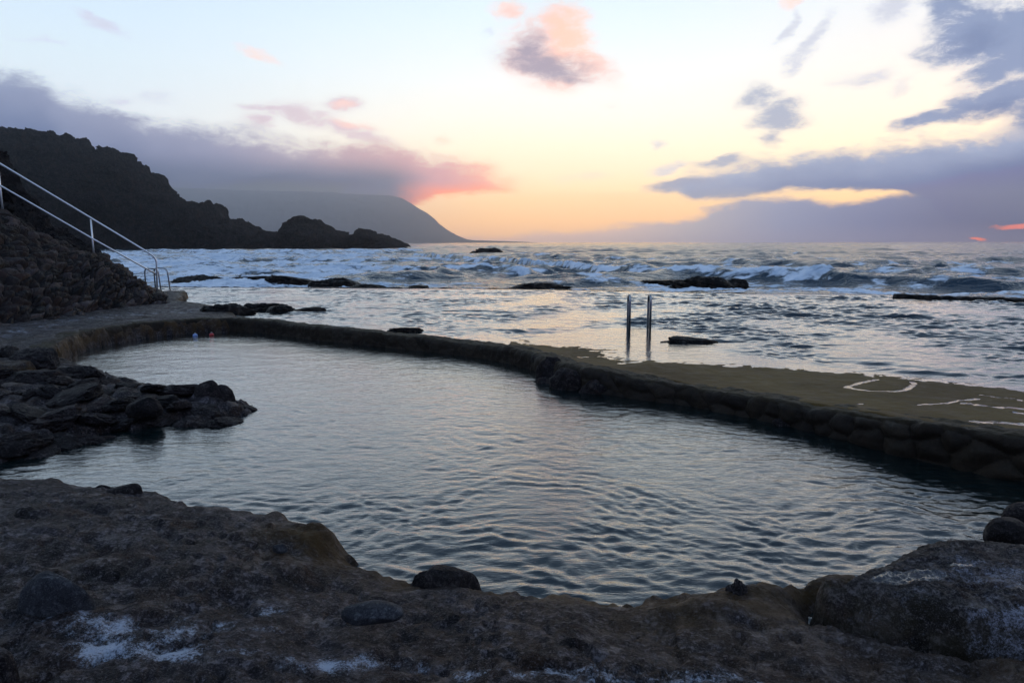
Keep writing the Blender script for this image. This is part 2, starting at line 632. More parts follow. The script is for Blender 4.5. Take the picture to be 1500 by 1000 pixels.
def rock(name, loc, size, seed, mat, rough=0.22, crag=0.0, sub=4, rotz=0.0, flat=0.35, tilt=(0, 0), parent=None, boxy=0.0):
    """one boulder: an uneven lump with facets and worn edges, base sunk a little"""
    v, f = ico(sub)
    v = v.copy()
    n = v.copy()
    if boxy:
        v = v/(np.abs(v)**(1/boxy)).sum(axis=1, keepdims=True)**boxy
    r = 1 + rough*noise3(n, 1.1, seed) + rough*0.55*noise3(n, 2.4, seed+11) + rough*0.22*noise3(n, 5.5, seed+23)
    if crag:
        r = r + crag*(0.6 - np.abs(noise3(n, 3.1, seed+31))*2.2) + crag*0.55*(0.5 - np.abs(noise3(n, 7.0, seed+37))*2.0) + crag*0.3*noise3(n, 15.0, seed+41)
    v = v*r[:, None]
    rr = np.random.RandomState(seed)
    for k in range(5):                                   # worn flats
        d = rr.normal(size=3)
        d /= np.linalg.norm(d)
        lim = rr.uniform(0.72, 0.95)
        h = v @ d
        v = v - np.outer(np.clip(h - lim, 0, None)*0.75, d)
    lo = -flat
    v[:, 2] = np.where(v[:, 2] < lo, lo + (v[:, 2] - lo)*0.15, v[:, 2])
    v = v*np.array(size)
    m = np.array((Matrix.Rotation(rotz, 3, 'Z') @ Matrix.Rotation(tilt[0], 3, 'X') @ Matrix.Rotation(tilt[1], 3, 'Y')))
    v = v @ m.T
    me = bpy.data.meshes.new(name)
    me.vertices.add(len(v))
    me.vertices.foreach_set('co', v.astype(np.float32).ravel())
    me.loops.add(f.size)
    me.loops.foreach_set('vertex_index', f.ravel())
    me.polygons.add(len(f))
    me.polygons.foreach_set('loop_start', np.arange(0, f.size, 3, dtype=np.int32))
    me.polygons.foreach_set('loop_total', np.full(len(f), 3, np.int32))
    me.update(calc_edges=True)
    me.polygons.foreach_set('use_smooth', np.full(len(f), True))
    me.materials.append(mat)
    ob = bpy.data.objects.new(name, me)
    ob.location = loc
    COL.objects.link(ob)
    if parent:
        ob.parent = parent
    return ob


# ------------------------------------------------------------------ materials
def new_mat(name):
    m = bpy.data.materials.new(name)
    m.use_nodes = True
    t = NT(m.node_tree)
    t.n.clear()
    out = t.new('ShaderNodeOutputMaterial')
    b = t.new('ShaderNodeBsdfPrincipled')
    t.l.new(b.outputs[0], out.inputs[0])
    return m, t, b, out


def rock_mat(name, dark=(0.012, 0.011, 0.013), mid=(0.035, 0.031, 0.033), light=(0.07, 0.062, 0.06), tint=(0.06, 0.03, 0.015), tint_amt=0.5,
             scale=1.0, rough=0.75, wet=0.25, bump=0.02, spot=None, rand=False, algae=None, pits=0.5):
    m, t, b, out = new_mat(name)
    p = t.coord('Object')
    if rand:
        oi = t.new('ShaderNodeObjectInfo')
        sh = t.vec(E(t, oi.outputs['Random'])*37.0, E(t, oi.outputs['Random'])*11.0, 0.0)
        nd = t.new('ShaderNodeVectorMath', operation='ADD')
        t.put(nd.inputs[0], p)
        t.put(nd.inputs[1], sh)
        p = E(t, nd.outputs[0])
    n1 = t.noise(p, 0.9*scale, 6, 0.62)
    n2 = t.noise(p, 5.5*scale, 6, 0.65)
    n3 = t.noise(p, 34*scale, 4, 0.7)
    n4 = t.noise(p, 2.2*scale, 5, 0.6, distort=0.6)
    c = t.mix(t.smooth(n2*0.55 + n1*0.45, 0.38, 0.62), dark, mid)
    c = t.mix(t.smooth(n3*0.7 + n2*0.3, 0.51, 0.61)*0.8, c, light)
    c = t.mix(t.smooth(n4, 0.5, 0.66)*tint_amt, c, tint)
    n5 = t.noise(p, 95*scale, 3, 0.8)
    c = t.mix(t.smooth(n5, 0.54, 0.64)*0.6, c, light)
    c = t.mix(t.smooth(n5, 0.45, 0.34)*0.6, c, dark)
    if rand:
        k = E(t, oi.outputs['Random'])
        c = t.mix(0.5, c, t.mix(k, (0.4, 0.4, 0.42), (1.7, 1.55, 1.5)), 'MULTIPLY')
    r = t.lin(n4, 0.35, 0.65, rough - wet, rough + 0.1)
    rid = t.math('ABSOLUTE', t.noise(p, 11*scale, 6, 0.68) - 0.5)
    hgt = n2*0.5 + n3*0.34 - rid*0.9 + t.voronoi(p, 26*scale)*(0.3*pits) + t.noise(p, 110*scale, 3, 0.75)*0.16
    c = t.mix(t.smooth(rid, 0.035, 0.0)*0.7, c, tuple(k*0.35 for k in dark))
    if algae:
        a = t.attr('algae')*t.smooth(t.noise(p, 3.5*scale, 5, 0.7), 0.3, 0.6)
        c = t.mix(a.clamp(), c, algae)
    if spot:
        a = t.attr('salt')
        pat = t.noise(p, 70*scale, 6, 0.85)*0.5 + t.noise(p, 9*scale, 6, 0.8)*0.5
        s = t.smooth(pat + a*0.19, 0.575, 0.70)*t.smooth(a, 0.02, 0.5)
        c = t.mix(s.clamp(), c, spot)
        d = t.attr('damp')
        dm = t.smooth(d + (n2 - 0.5)*0.5, 0.45, 0.6)
        r = r*(1.0 - dm) + dm*0.07
        hgt = hgt*(1.0 - dm*0.96)
    t.put(b.inputs['Base Color'], c)
    t.put(b.inputs['Roughness'], r)
    wetm = t.smooth(n4*0.6 + n2*0.4, 0.53, 0.60)*wet*1.6
    r = r*(1.0 - wetm*0.5)
    sp = wetm*0.45 + 0.07
    if spot:
        sp = sp.max(dm*0.5)
    t.put(b.inputs['Roughness'], r)
    t.put(b.inputs['Specular IOR Level'], sp.min(0.5))
    t.put(b.inputs['Normal'], t.bump(hgt, 1.0, bump))
    return m


M_ledge = rock_mat('lava_ledge_rock', (0.0036, 0.0030, 0.0036), (0.036, 0.0290, 0.0300), (0.160, 0.138, 0.145), (0.066, 0.036, 0.021), 0.55, 1.0, 0.62, 0.25, 0.045,
                   spot=(0.40, 0.44, 0.52), algae=(0.060, 0.034, 0.012))
M_slabrock = rock_mat('flat_boulder_rock', (0.008, 0.0066, 0.0066), (0.054, 0.044, 0.042), (0.18, 0.155, 0.148), (0.085, 0.053, 0.038), 0.6, 1.3, 0.7, 0.3, 0.03,
                      spot=(0.30, 0.30, 0.35), algae=(0.050, 0.040, 0.022))
M_boulder = rock_mat('boulder_rock', (0.006, 0.0052, 0.006), (0.026, 0.021, 0.021), (0.075, 0.066, 0.064), (0.045, 0.027, 0.018), 0.5, 1.4, 0.7, 0.25, 0.03, rand=True, pits=0.5)
M_grey = rock_mat('worn_grey_stone', (0.020, 0.020, 0.023), (0.048, 0.048, 0.053), (0.09, 0.09, 0.095), (0.035, 0.030, 0.026), 0.3, 2.0, 0.6, 0.15, 0.006, pits=0.3)
M_searock = rock_mat('sea_rock', (0.003, 0.0028, 0.0035), (0.010, 0.0085, 0.008), (0.026, 0.020, 0.016), (0.050, 0.028, 0.014), 0.6, 1.3, 0.5, 0.3, 0.04)
M_cliff = rock_mat('cliff_rock', (0.006, 0.005, 0.007), (0.036, 0.029, 0.031), (0.13, 0.11, 0.115), (0.075, 0.042, 0.032), 0.6, 0.14, 0.9, 0.05, 4.0, pits=0.9)
M_crag = rock_mat('near_cliff_rock', (0.008, 0.0075, 0.009), (0.024, 0.021, 0.023), (0.048, 0.042, 0.042), (0.036, 0.022, 0.018), 0.5, 0.6, 0.8, 0.1, 0.12, pits=0.9)

# stone facing with one tone per stone
def stone_mat(name, cols, mortar, top=None, bump=0.02, damp=False):
    m, t, b, out = new_mat(name)
    p = t.coord('Object')
    n2 = t.noise(p, 6.0, 6, 0.65)
    n3 = t.noise(p, 40.0, 4, 0.7)
    st = t.attr('stone')
    c = t.ramp(st, [(i/(len(cols)-1), k) for i, k in enumerate(cols)])
    c = t.mix(t.smooth(n2*0.6 + n3*0.4, 0.35, 0.7), c, t.mix(1.0, c, (1.9, 1.75, 1.6), 'MULTIPLY'))
    c = t.mix(t.smooth(t.attr('dome'), 0.40, 0.05)*0.7, c, mortar)
    r = t.lin(n2, 0.3, 0.7, 0.45, 0.85)
    if top:
        tp = t.attr('top')
        c = t.mix(tp*0.95, c, t.mix(t.smooth(n2*0.5 + t.noise(p, 1.6, 5, 0.6)*0.5, 0.4, 0.6), top[0], top[1]))
    h = n2*0.5 + n3*0.3 + t.noise(p, 120, 3, 0.7)*0.12
    t.put(b.inputs['Base Color'], c)
    t.put(b.inputs['Roughness'], r)
    b.inputs['Specular IOR Level'].default_value = 0.12
    t.put(b.inputs['Normal'], t.bump(h, 1.0, bump))
    return m


M_rubble = stone_mat('rubble_wall_stone', [(0.003, 0.0025, 0.003), (0.014, 0.009, 0.008), (0.006, 0.005, 0.006), (0.026, 0.015, 0.013), (0.005, 0.004, 0.004), (0.050, 0.040, 0.040), (0.010, 0.006, 0.005)],
                     (0.006, 0.005, 0.005), bump=0.03)
M_poolwall = stone_mat('pool_wall_stone', [(0.012, 0.009, 0.007), (0.022, 0.017, 0.012), (0.015, 0.012, 0.009), (0.030, 0.024, 0.018), (0.013, 0.011, 0.010)],
                       (0.010, 0.008, 0.005), top=((0.022, 0.015, 0.007), (0.044, 0.033, 0.016)), bump=0.035)


# concrete platform with puddles
M_slab, t, b, out = new_mat('platform_concrete')
p = t.coord('Object')
n1, n2, n3 = t.noise(p, 0.7, 6, 0.6), t.noise(p, 4.0, 6, 0.65), t.noise(p, 45, 4, 0.7)
c = t.mix(t.smooth(n1*0.6 + n2*0.4, 0.38, 0.62), (0.074, 0.043, 0.012), (0.128, 0.082, 0.027))
c = t.mix(t.smooth(n3*0.6 + n2*0.4, 0.5, 0.7)*0.5, c, (0.085, 0.066, 0.03))
pud = t.smooth(t.attr('puddle') + (t.noise(p, 8, 7, 0.75) - 0.5)*2.0, 0.46, 0.54)
dampn = t.smooth(t.attr('puddle') + (n2 - 0.5)*0.6, 0.05, 0.5)
c = t.mix(dampn*0.55, c, (0.03, 0.025, 0.014))
t.put(b.inputs['Base Color'], c)
t.put(b.inputs['Roughness'], (1.0 - pud)*t.lin(n2, 0.3, 0.7, 0.55, 0.85) + pud*0.03)
t.put(b.inputs['Specular IOR Level'], 0.1 + pud*0.45)
t.put(b.inputs['Normal'], t.bump((n2*0.5 + n3*0.25)*(1.0 - pud*0.98), 1.0, 0.012))


def water_mat(name, deep, b_scale, b_str, b_aspect, rough=0.03, foam=False, foam_scale=1.0, coat=1.0):
    m, t, b, out = new_mat(name)
    p = t.pos()
    nz = t.noise(t.mapping(p, (b_scale/b_aspect, b_scale, b_scale)), 1.0, 4, 0.6, distort=0.4)
    nb = t.bump(nz, 1.0, b_str)
    b.inputs['IOR'].default_value = 1.333
    b.inputs['Specular IOR Level'].default_value = 0.5
    col = deep
    t.put(b.inputs['Normal'], nb)
    b.inputs['Coat Weight'].default_value = coat
    b.inputs['Coat IOR'].default_value = 1.36
    b.inputs['Coat Roughness'].default_value = 0.02
    t.put(b.inputs['Coat Normal'], nb)
    if foam:
        f = t.attr('foam')
        q = t.mapping(p, (0.55*foam_scale, 1.0*foam_scale, 1.0*foam_scale))
        warp_ = t.noise(q, 0.5, 3, 0.6, color=True)
        nd = t.new('ShaderNodeVectorMath', operation='MULTIPLY_ADD')
        t.put(nd.inputs[0], warp_)
        nd.inputs[1].default_value = (2.5, 2.5, 2.5)
        t.put(nd.inputs[2], q)
        qq = E(t, nd.outputs[0])
        n = t.noise(qq, 0.9, 7, 0.66)
        web = 1.0 - t.voronoi(qq, 1.6)
        s = t.smooth(n*0.75 + web*0.25 + f*0.55, 0.84, 0.98)*t.smooth(f, 0.02, 0.15)
        col = t.mix(s, deep, t.mix(t.smooth(n, 0.35, 0.65), (0.50, 0.60, 0.70), (0.86, 0.90, 0.94)))
        t.put(b.inputs['Base Color'], col)
        t.put(b.inputs['Roughness'], s*0.65 + rough)
        t.put(b.inputs['Specular IOR Level'], 0.5 - s*0.3)
        t.put(b.inputs['Coat Weight'], coat*(1.0 - s))
    else:
        t.put(b.inputs['Base Color'], (*deep, 1.0))
        b.inputs['Roughness'].default_value = rough
    return m


M_pool = water_mat('pool_water', (0.0030, 0.0095, 0.0100), 13.0, 0.009, 2.2, 0.015)
M_outer = water_mat('outer_pool_water', (0.006, 0.014, 0.017), 6.0, 0.012, 2.0, 0.02, foam=True, coat=0.7)
M_sea = water_mat('sea_water', (0.008, 0.028, 0.046), 1.3, 0.25, 1.8, 0.10, foam=True, foam_scale=1.0, coat=0.0)

M_steel, t, b, out = new_mat('stainless_steel')
t.put(b.inputs['Base Color'], t.mix(t.smooth(t.noise(t.coord('Object'), 9, 4, 0.6), 0.45, 0.7), (0.36, 0.37, 0.39), (0.22, 0.20, 0.18)))
b.inputs['Metallic'].default_value = 1.0
t.put(b.inputs['Roughness'], t.lin(t.noise(t.coord('Object'), 20, 3, 0.6), 0.3, 0.7, 0.22, 0.45))

M_paint, t, b, out = new_mat('pale_weathered_metal')
b.inputs['Metallic'].default_value = 0.75
nn = t.noise(t.coord('Object'), 14, 5, 0.7)
t.put(b.inputs['Base Color'], t.mix(t.smooth(nn, 0.6, 0.72), (0.90, 0.90, 0.90), (0.40, 0.26, 0.16)))
b.inputs['Roughness'].default_value = 0.35


def plain_mat(name, col, rough=0.4):
    m, t, b, out = new_mat(name)
    nn = t.noise(t.coord('Object'), 30, 3, 0.6)
    t.put(b.inputs['Base Color'], t.mix(t.smooth(nn, 0.4, 0.7), col, tuple(k*0.6 for k in col)))
    b.inputs['Roughness'].default_value = rough
    return m


# ------------------------------------------------------------------ outlines measured on the photograph, placed on their own levels
OUT_Z = 0.22          # outer pool level


def wz(px):
    """height of the pool wall above the inner pool, along its run"""
    return float(np.interp(px, [0, 280, 450, 700, 790, 850, 900, 1000, 1100, 1200, 1300, 1400, 1500], [.45, .38, .33, .30, .32, .38, .34, .29, .29, .34, .40, .44, .45]))


# top front edge of the inner pool wall, from the path on the left round to the right
wall_px = [(60, 520), (84, 500), (118, 486), (160, 478), (220, 471), (280, 467), (335, 466), (395, 470), (450, 477), (520, 484), (580, 490), (650, 497), (710, 504), (760, 512), (790, 520),
           (820, 530), (850, 537), (900, 547), (950, 556), (1000, 564), (1050, 572), (1100, 580), (1150, 587), (1200, 594), (1250, 602), (1300, 610), (1400, 625), (1500, 639), (1650, 656), (1850, 674)]
wall_line = [P(x, y, wz(x)) for x, y in wall_px]
rim_px = [(-400, 417), (250, 420), (750, 423), (1110, 430), (1310, 432), (1500, 440), (1900, 452)]
rim_pts = [P(x, y, 0.24) for x, y in rim_px]
rim_u = np.array([q[0]/q[1] for q in rim_pts])
rim_y = np.array([q[1] for q in rim_pts])
wl = np.array(wall_line)
wl_u = wl[:, 0]/wl[:, 1]

# ---- shore ground
ledge_edge = [(-60, 696, .26), (0, 700, .26), (60, 703, .26), (135, 712, .27), (205, 722, .27), (260, 735, .28), (330, 746, .28), (385, 754, .28), (430, 768, .25), (475, 785, .2), (497, 805, .12), (510, 826, .1),
              (560, 846, .1), (600, 850, .1), (700, 858, .1), (760, 870, .1), (860, 884, .1), (950, 882, .1), (1000, 876, .11), (1055, 866, .12), (1100, 862, .14), (1195, 862, .14),
              (1215, 850, .14), (1300, 845, .12), (1400, 830, .12), (1480, 800, .12), (1500, 775, .12), (1600, 740, .15)]
ledge_poly = [P(x, y, z) for x, y, z in ledge_edge] + [(9, 6.5, .2), (9, -4, .5), (-14, -4, .5), (-14, 5.6, .3)]
spit_px = [(-60, 680), (0, 674), (60, 657), (110, 640), (160, 630), (215, 622), (260, 614), (320, 612), (366, 602), (352, 590), (322, 578), (280, 574), (230, 572), (190, 560), (150, 548), (115, 540), (80, 530), (60, 526)]
spit_poly = [P(x, y, .02) for x, y in spit_px] + [(-13, 13.0, .3), (-13, 6.6, .3)]
path_px = [(40, 532), (58, 522), (84, 501), (118, 487), (160, 479), (220, 472), (280, 468), (335, 467), (345, 461), (330, 452), (300, 446), (262, 440)]
path_poly = [P(x, y, wz(x) - 0.02) for x, y in path_px] + [(-13.2, 27.5, .5), (-34, 27.5, .6), (-34, 10, .6)]
foot_a, foot_b = Vector(P(-60, 482, .48)), Vector(P(243, 443, .40))     # foot of the rubble wall

V = np.exp(np.arange(0, math.log(30.0/1.0), 0.0058)) - 2.5
U = np.arange(-1.22, 1.05, 0.0020)
UU, VV = np.meshgrid(U, V)
GX, GY = UU*(VV + 2.5)*1.0, VV
GZ = np.full(GX.shape, -1.0) + 0.15*fbm(GX*0.7, GY*0.7, 4, seed=2)
n_big = fbm(GX*0.9, GY*0.9, 4, seed=4)
n_mid = fbm(GX*3.5, GY*3.5, 4, seed=8)
n_crag = 0.007*ridged(GX*4.2, GY*4.2, 5, 0.66, seed=14)*(0.4 + sstep(n_big, -.5, .5)) + 0.004*ridged(GX*17, GY*17, 3, .6, seed=15)
n_fin = fbm(GX*16, GY*16, 3, 0.6, seed=12)
wob = 0.09*fbm(GX*2.6, GY*2.6, 4, 0.6, seed=21)

d, ze, ins = poly_dist(GX, GY, ledge_poly)
num, den = np.zeros(GX.shape), np.zeros(GX.shape)
for q in ledge_poly:
    w_ = 1.0/(((GX-q[0])**2 + (GY-q[1])**2) + 0.02)**1.5
    num += w_*q[2]
    den += w_
ze = num/den
sd1 = np.where(ins, d, -d) + wob*1.0
inner = ze + (0.62 - .26*sstep(GX, .9, 2.0))*(1 - np.exp(-np.clip(sd1, 0, None)/2.3)) + 0.05*n_big*sstep(sd1, 0, 0.8) + 0.012*n_mid + 0.004*n_fin + n_crag*sstep(sd1, -.05, .25)
crd, _ = cobble(GX + .30*fbm(GX*1.3, GY*1.3, 4, .6, seed=35) , GY + .30*fbm(GX*1.3, GY*1.3, 4, .6, seed=39), 0.62, 3, 1.3)
inner = inner - 0.020*(1 - sstep(crd, 0, .38))*sstep(fbm(GX*.8, GY*.8, 3, seed=37), -.25, .15)*sstep(sd1, 0.0, .3)
pit = ridged(GX*2.1 + 0.3*n_mid, GY*2.1, 3, 0.55, seed=33)
inner = inner - 0.025*sstep(pit, 0.9, 1.5)*sstep(sd1, 0.1, 0.5)
h1 = np.where(sd1 > 0, inner, 0) 
edge_prof = -1.0 + (ze + 1.0)*sstep(sd1, -0.55, 0.02)**0.6
h1 = np.where(sd1 > 0, inner, edge_prof + 0.02*n_mid)
# worn brown hump at the bend of the ledge and a low knob further right
for (px, py, z, r, a) in ((458, 806, .16, .20, .07), (420, 785, .25, .25, .03), (1085, 868, .15, .12, .03), (1130, 868, .15, .16, .03), (1030, 890, .2, .3, .05)):
    q = P(px, py, z)
    g = np.exp(-(((GX-q[0])/(r*1.2))**2 + ((GY-q[1])/r)**2)**1.4)
    h1 = h1 + a*g*(1 + 0.5*n_mid)*(sd1 > -0.3)
fb_out = [(1196, 868), (1200, 852), (1225, 838), (1262, 822), (1300, 805), (1345, 790), (1400, 783), (1455, 786), (1520, 790), (1620, 800), (1750, 860), (1750, 1000), (1600, 985), (1500, 952), (1420, 946), (1370, 938), (1300, 916), (1240, 898), (1205, 884)]
fb = [P(x, y, .40 if y < 850 else .22) for x, y in fb_out]
d, _, ins = poly_dist(GX, GY, fb)
h1 = h1 - np.where(ins, .16, .16*np.exp(-(d/.13)**2))*(sd1 > -.1)
GZ = np.maximum(GZ, h1)

d, z2, ins = poly_dist(GX, GY, spit_poly)
sd2 = np.where(ins, d, -d) + wob*1.4
dome, sid = cobble(GX + 0.1*n_mid, GY, 0.34, 5, 1.25)
h2 = -1.0 + 1.0*sstep(sd2, -0.5, 0.05)**0.6 + np.where(sd2 > 0, 0.20*(1 - np.exp(-sd2/0.5)) + 0.16*sstep(-GX, 7.0, 10.5), 0) + 0.10*dome*sstep(sd2, -0.2, 0.2) + 0.02*n_mid
GZ = np.maximum(GZ, h2)

d, z3, ins = poly_dist(GX, GY, path_poly)
sd3 = np.where(ins, d, -d) + wob*0.9
ab = foot_b - foot_a
td = ((GX-foot_a.x)*ab.x + (GY-foot_a.y)*ab.y)/(ab.x**2 + ab.y**2)
fd = np.abs((GX-foot_a.x)*ab.y - (GY-foot_a.y)*ab.x)/math.hypot(ab.x, ab.y)
zf = np.clip(foot_a.z + td*(foot_b.z-foot_a.z), .36, .55)
e3 = np.clip(sd3, 0, None)
wgt = e3/(e3 + fd + 0.15)
h3 = np.where(sd3 > 0, (z3)*(1-wgt) + zf*wgt + 0.03*n_big + 0.015*n_mid + 0.004*n_fin + .02*ridged(GX*1.3, GY*1.3, 3, seed=61)*wgt, -1.0 + (z3 + 0.97)*sstep(sd3, -0.35, 0.0)**0.5)
GZ = np.maximum(GZ, h3)

# salt crust and damp patches, where the photograph has them
salt = np.zeros(GX.shape)
for (px, py, z, rx, ry, a) in ((215, 920, .62, .42, .12, 1.0), (180, 900, .6, .6, .2, .55), (45, 985, .68, .28, .10, .9), (455, 915, .62, .22, .09, .85), (445, 985, .7, .2, .09, .9), (640, 985, .7, .45, .08, .8), (600, 1000, .72, .5, .08, .8),
                               (330, 885, .55, .3, .12, .5), (405, 850, .5, .2, .15, .45), (560, 905, .6, .3, .1, .5), (760, 930, .6, .4, .06, .5), (730, 990, .7, .5, .12, .5),
                               (980, 930, .6, .5, .14, .55), (1000, 985, .7, .6, .15, .6), (1200, 960, .7, .7, .2, .45), (860, 970, .7, .5, .15, .45)):
    q = P(px, py, z)
    salt = np.maximum(salt, a*np.exp(-((GX-q[0])/rx)**2 - ((GY-q[1])/ry)**2))
d, _, _ = poly_dist(GX, GY, [P(0, 490, .45), P(100, 470, .43), P(220, 458, .4), P(300, 452, .38)], closed=False)
salt = np.maximum(salt, 0.34*np.exp(-(d/0.9)**2)*(sd3 > .15))
salt = salt*(0.75 + 0.75*sstep(-n_mid, -.3, .5))
salt = np.where(sd1 > 0, np.maximum(salt, 0.03), salt)
damp = np.zeros(GX.shape)
for (px, py, z, rx, ry, a) in ((-20, 500, .5, .6, .3, .7), (90, 478, .6, .8, .25, .55), (20, 520, .45, .4, .15, .8)):
    q = P(px, py, z)
    damp = np.maximum(damp, a*np.exp(-((GX-q[0])/rx)**2 - ((GY-q[1])/ry)**2))
algae = np.exp(-(sd1/0.16)**2)*sstep(GX, -2.2, -1.3)*0.9
for (px, py, z, r, a) in ((455, 805, .2, .34, 1.0), (1100, 880, .2, .5, .8), (1000, 895, .2, .5, .7)):
    q = P(px, py, z)
    algae = np.maximum(algae, a*np.exp(-((GX-q[0])**2 + (GY-q[1])**2)/r**2))
algae = np.maximum(algae, np.exp(-((sd3-0.0)/0.22)**2)*(GZ > 0.1))
algae = np.maximum(algae, sstep(GX, 0.6, 3.0)*0.33*(sd1 > 0))
keep = (GZ > -0.6)
ground = tag(grid_mesh('shore_rock', GX, GY, GZ, M_ledge, dict(salt=salt, damp=damp, algae=algae), keep), 'dark lava rock shore round the pool with salt crust', None, None, 'structure')
def ground_z(x, y):
    j = np.searchsorted(V, y)
    j = min(max(j, 0), len(V)-1)
    i = int(round((x/(V[j] + 2.5) - U[0])/0.0020))
    return float(GZ[j, min(max(i, 0), len(U)-1)])


# ---- sea bed under the waters
def flat_quad(name, x0, x1, y0, y1, z, mat):
    X, Y = np.meshgrid(np.linspace(x0, x1, 12), np.linspace(y0, y1, 12))
    return grid_mesh(name, X, Y, np.full(X.shape, z) + 0.3*fbm(X*.1, Y*.1, 2), mat)


tag(flat_quad('sea_bed', -900, 900, -40, 900, -3.2, M_searock), 'dark rock bed under the water', None, None, 'structure')

# ---- inner pool wall: swept along its line, facing of rounded stones towards the right
def resample(pts, step):
    pts = [Vector(p) for p in pts]
    out = []
    # Catmull-Rom through the points, then even spacing
    fine_ = []
    for i in range(len(pts)-1):
        p0, p1, p2, p3 = pts[max(i-1, 0)], pts[i], pts[i+1], pts[min(i+2, len(pts)-1)]
        for k in range(12):
            t_ = k/12
            fine_.append(0.5*((2*p1) + (p2-p0)*t_ + (2*p0-5*p1+4*p2-p3)*t_*t_ + (3*p1-p0-3*p2+p3)*t_**3))
    fine_.append(pts[-1])
    acc = 0.0
    out = [fine_[0]]
    for a, b_ in zip(fine_[:-1], fine_[1:]):
        L = (b_-a).length
        while acc + L >= step:
            t_ = (step-acc)/L
            a = a.lerp(b_, t_)
            out.append(a.copy())
            L = (b_-a).length
            acc = 0.0
        acc += L
    return np.array([p[:] for p in out])


def sweep(name, line, prof, mat, step, stone_amp, stone_cell, rough_amp, top_range, stretch=1.35, topjit=0.02):
    """prof: list of (outward offset, z) from the back foot over the top to the front foot; outward = towards the pool"""
    L = resample(line, step)
    T = np.gradient(L[:, :2], axis=0)
    T /= np.linalg.norm(T, axis=1, keepdims=True)
    N = np.stack([T[:, 1], -T[:, 0]], 1)
    s = np.arange(len(L))*step
    pr = np.array(prof, float)
    seg = np.r_[0, np.cumsum(np.hypot(*np.diff(pr, axis=0).T))]
    q = np.arange(0, seg[-1], step*0.9)
    po, pz = np.interp(q, seg, pr[:, 0]), np.interp(q, seg, pr[:, 1])
    k = np.ones(5)/5
    po = np.convolve(np.pad(po, 2, 'edge'), k, 'valid')
    pz = np.convolve(np.pad(pz, 2, 'edge'), k, 'valid')
    no, nz = np.gradient(pz), -np.gradient(po)
    ln = np.hypot(no, nz) + 1e-9
    no, nz = -no/ln, -nz/ln
    flip = np.sign(nz[np.argmax(pz)])*1.0 or 1.0
    no, nz = no*flip, nz*flip
    SS, QQ = np.meshgrid(s, q)
    dome, rid = cobble(SS, QQ + 0.06*fbm(SS*1.5, QQ*1.5, 2, seed=3), stone_cell, 11, stretch)
    face = sstep(QQ, top_range[1] - 0.04, top_range[1] + 0.10)
    amp = stone_amp(s)[None, :]
    disp = amp*(dome - 0.55)*face + rough_amp*fbm(SS*2.2, QQ*2.2, 4, 0.6, seed=9) + rough_amp*0.35*fbm(SS*9, QQ*9, 3, 0.6, seed=19)
    off = po[:, None] + no[:, None]*disp
    Z = pz[:, None] + nz[:, None]*disp + L[:, 2][None, :] + topjit*fbm(SS*0.8, QQ*0.1, 3, seed=29)
    X = L[:, 0][None, :] + N[:, 0][None, :]*off
    Y = L[:, 1][None, :] + N[:, 1][None, :]*off
    dm = np.where(amp > 0.02, dome, 0.6)*face + (1-face)
    topm = (1-face)
    return grid_mesh(name, X, Y, Z, mat, dict(stone=rid, dome=dm, top=topm))


def stone_amount(s):
    return 0.022 + 0.095*sstep(s, 12.5, 15.5)


seglen = np.r_[0, np.cumsum(np.hypot(np.diff(wl[:, 0]), np.diff(wl[:, 1])))]
s790 = seglen[14]
pw = sweep('pool_wall', wall_line, [(-0.46, -0.35), (-0.44, -0.06), (-0.40, -0.01), (0.0, 0.0), (0.05, -0.06), (0.08, -0.42), (0.14, -0.8)],
           M_poolwall, 0.022, lambda s: 0.010 + 0.028*sstep(s, s790 - 0.3, s790 + 1.0) + 0.045*sstep(s, s790 + 3.0, s790 + 6.0), 0.25, 0.022, (0.0, 0.75))
tag(pw, 'low curved stone and mortar wall dividing the inner pool from the outer pool', 'wall')

# ---- platform slab behind the wall on the right, its far side under a film of water
slab_px = [(745, 504), (790, 515), (820, 524), (850, 532), (900, 541), (1000, 559), (1100, 575), (1200, 589), (1300, 605), (1400, 620), (1500, 634), (1650, 650), (1850, 668),
           (1850, 600), (1650, 580), (1500, 569), (1350, 553), (1200, 540), (1080, 524), (1010, 505), (965, 486), (915, 483), (850, 486), (790, 492), (750, 500)]
slab_poly = [P(x, y, wz(x)) for x, y in slab_px[:13]] + [P(x, y, OUT_Z) for x, y in slab_px[13:]]
wline = [P(x, y, OUT_Z) for x, y in [(700, 492), (745, 501), (800, 509), (880, 515), (891, 528), (908, 534), (935, 531), (1000, 532), (1060, 536), (1150, 540), (1200, 544), (1350, 557), (1500, 574), (1650, 588), (1850, 610)]]
vy = np.exp(np.arange(math.log(5.0), math.log(17.0), 0.0035))
uu = np.arange(-0.05, 1.1, 0.0022)
UU, SY = np.meshgrid(uu, vy)
SX = UU*SY
d, _, ins = poly_dist(SX, SY, slab_poly)
wob = 0.05*fbm(SX*1.7, SY*1.7, 4, 0.6, seed=71)
sd = np.where(ins, d, -d) + wob
dwl, _, _ = poly_dist(SX, SY, wline, closed=False)
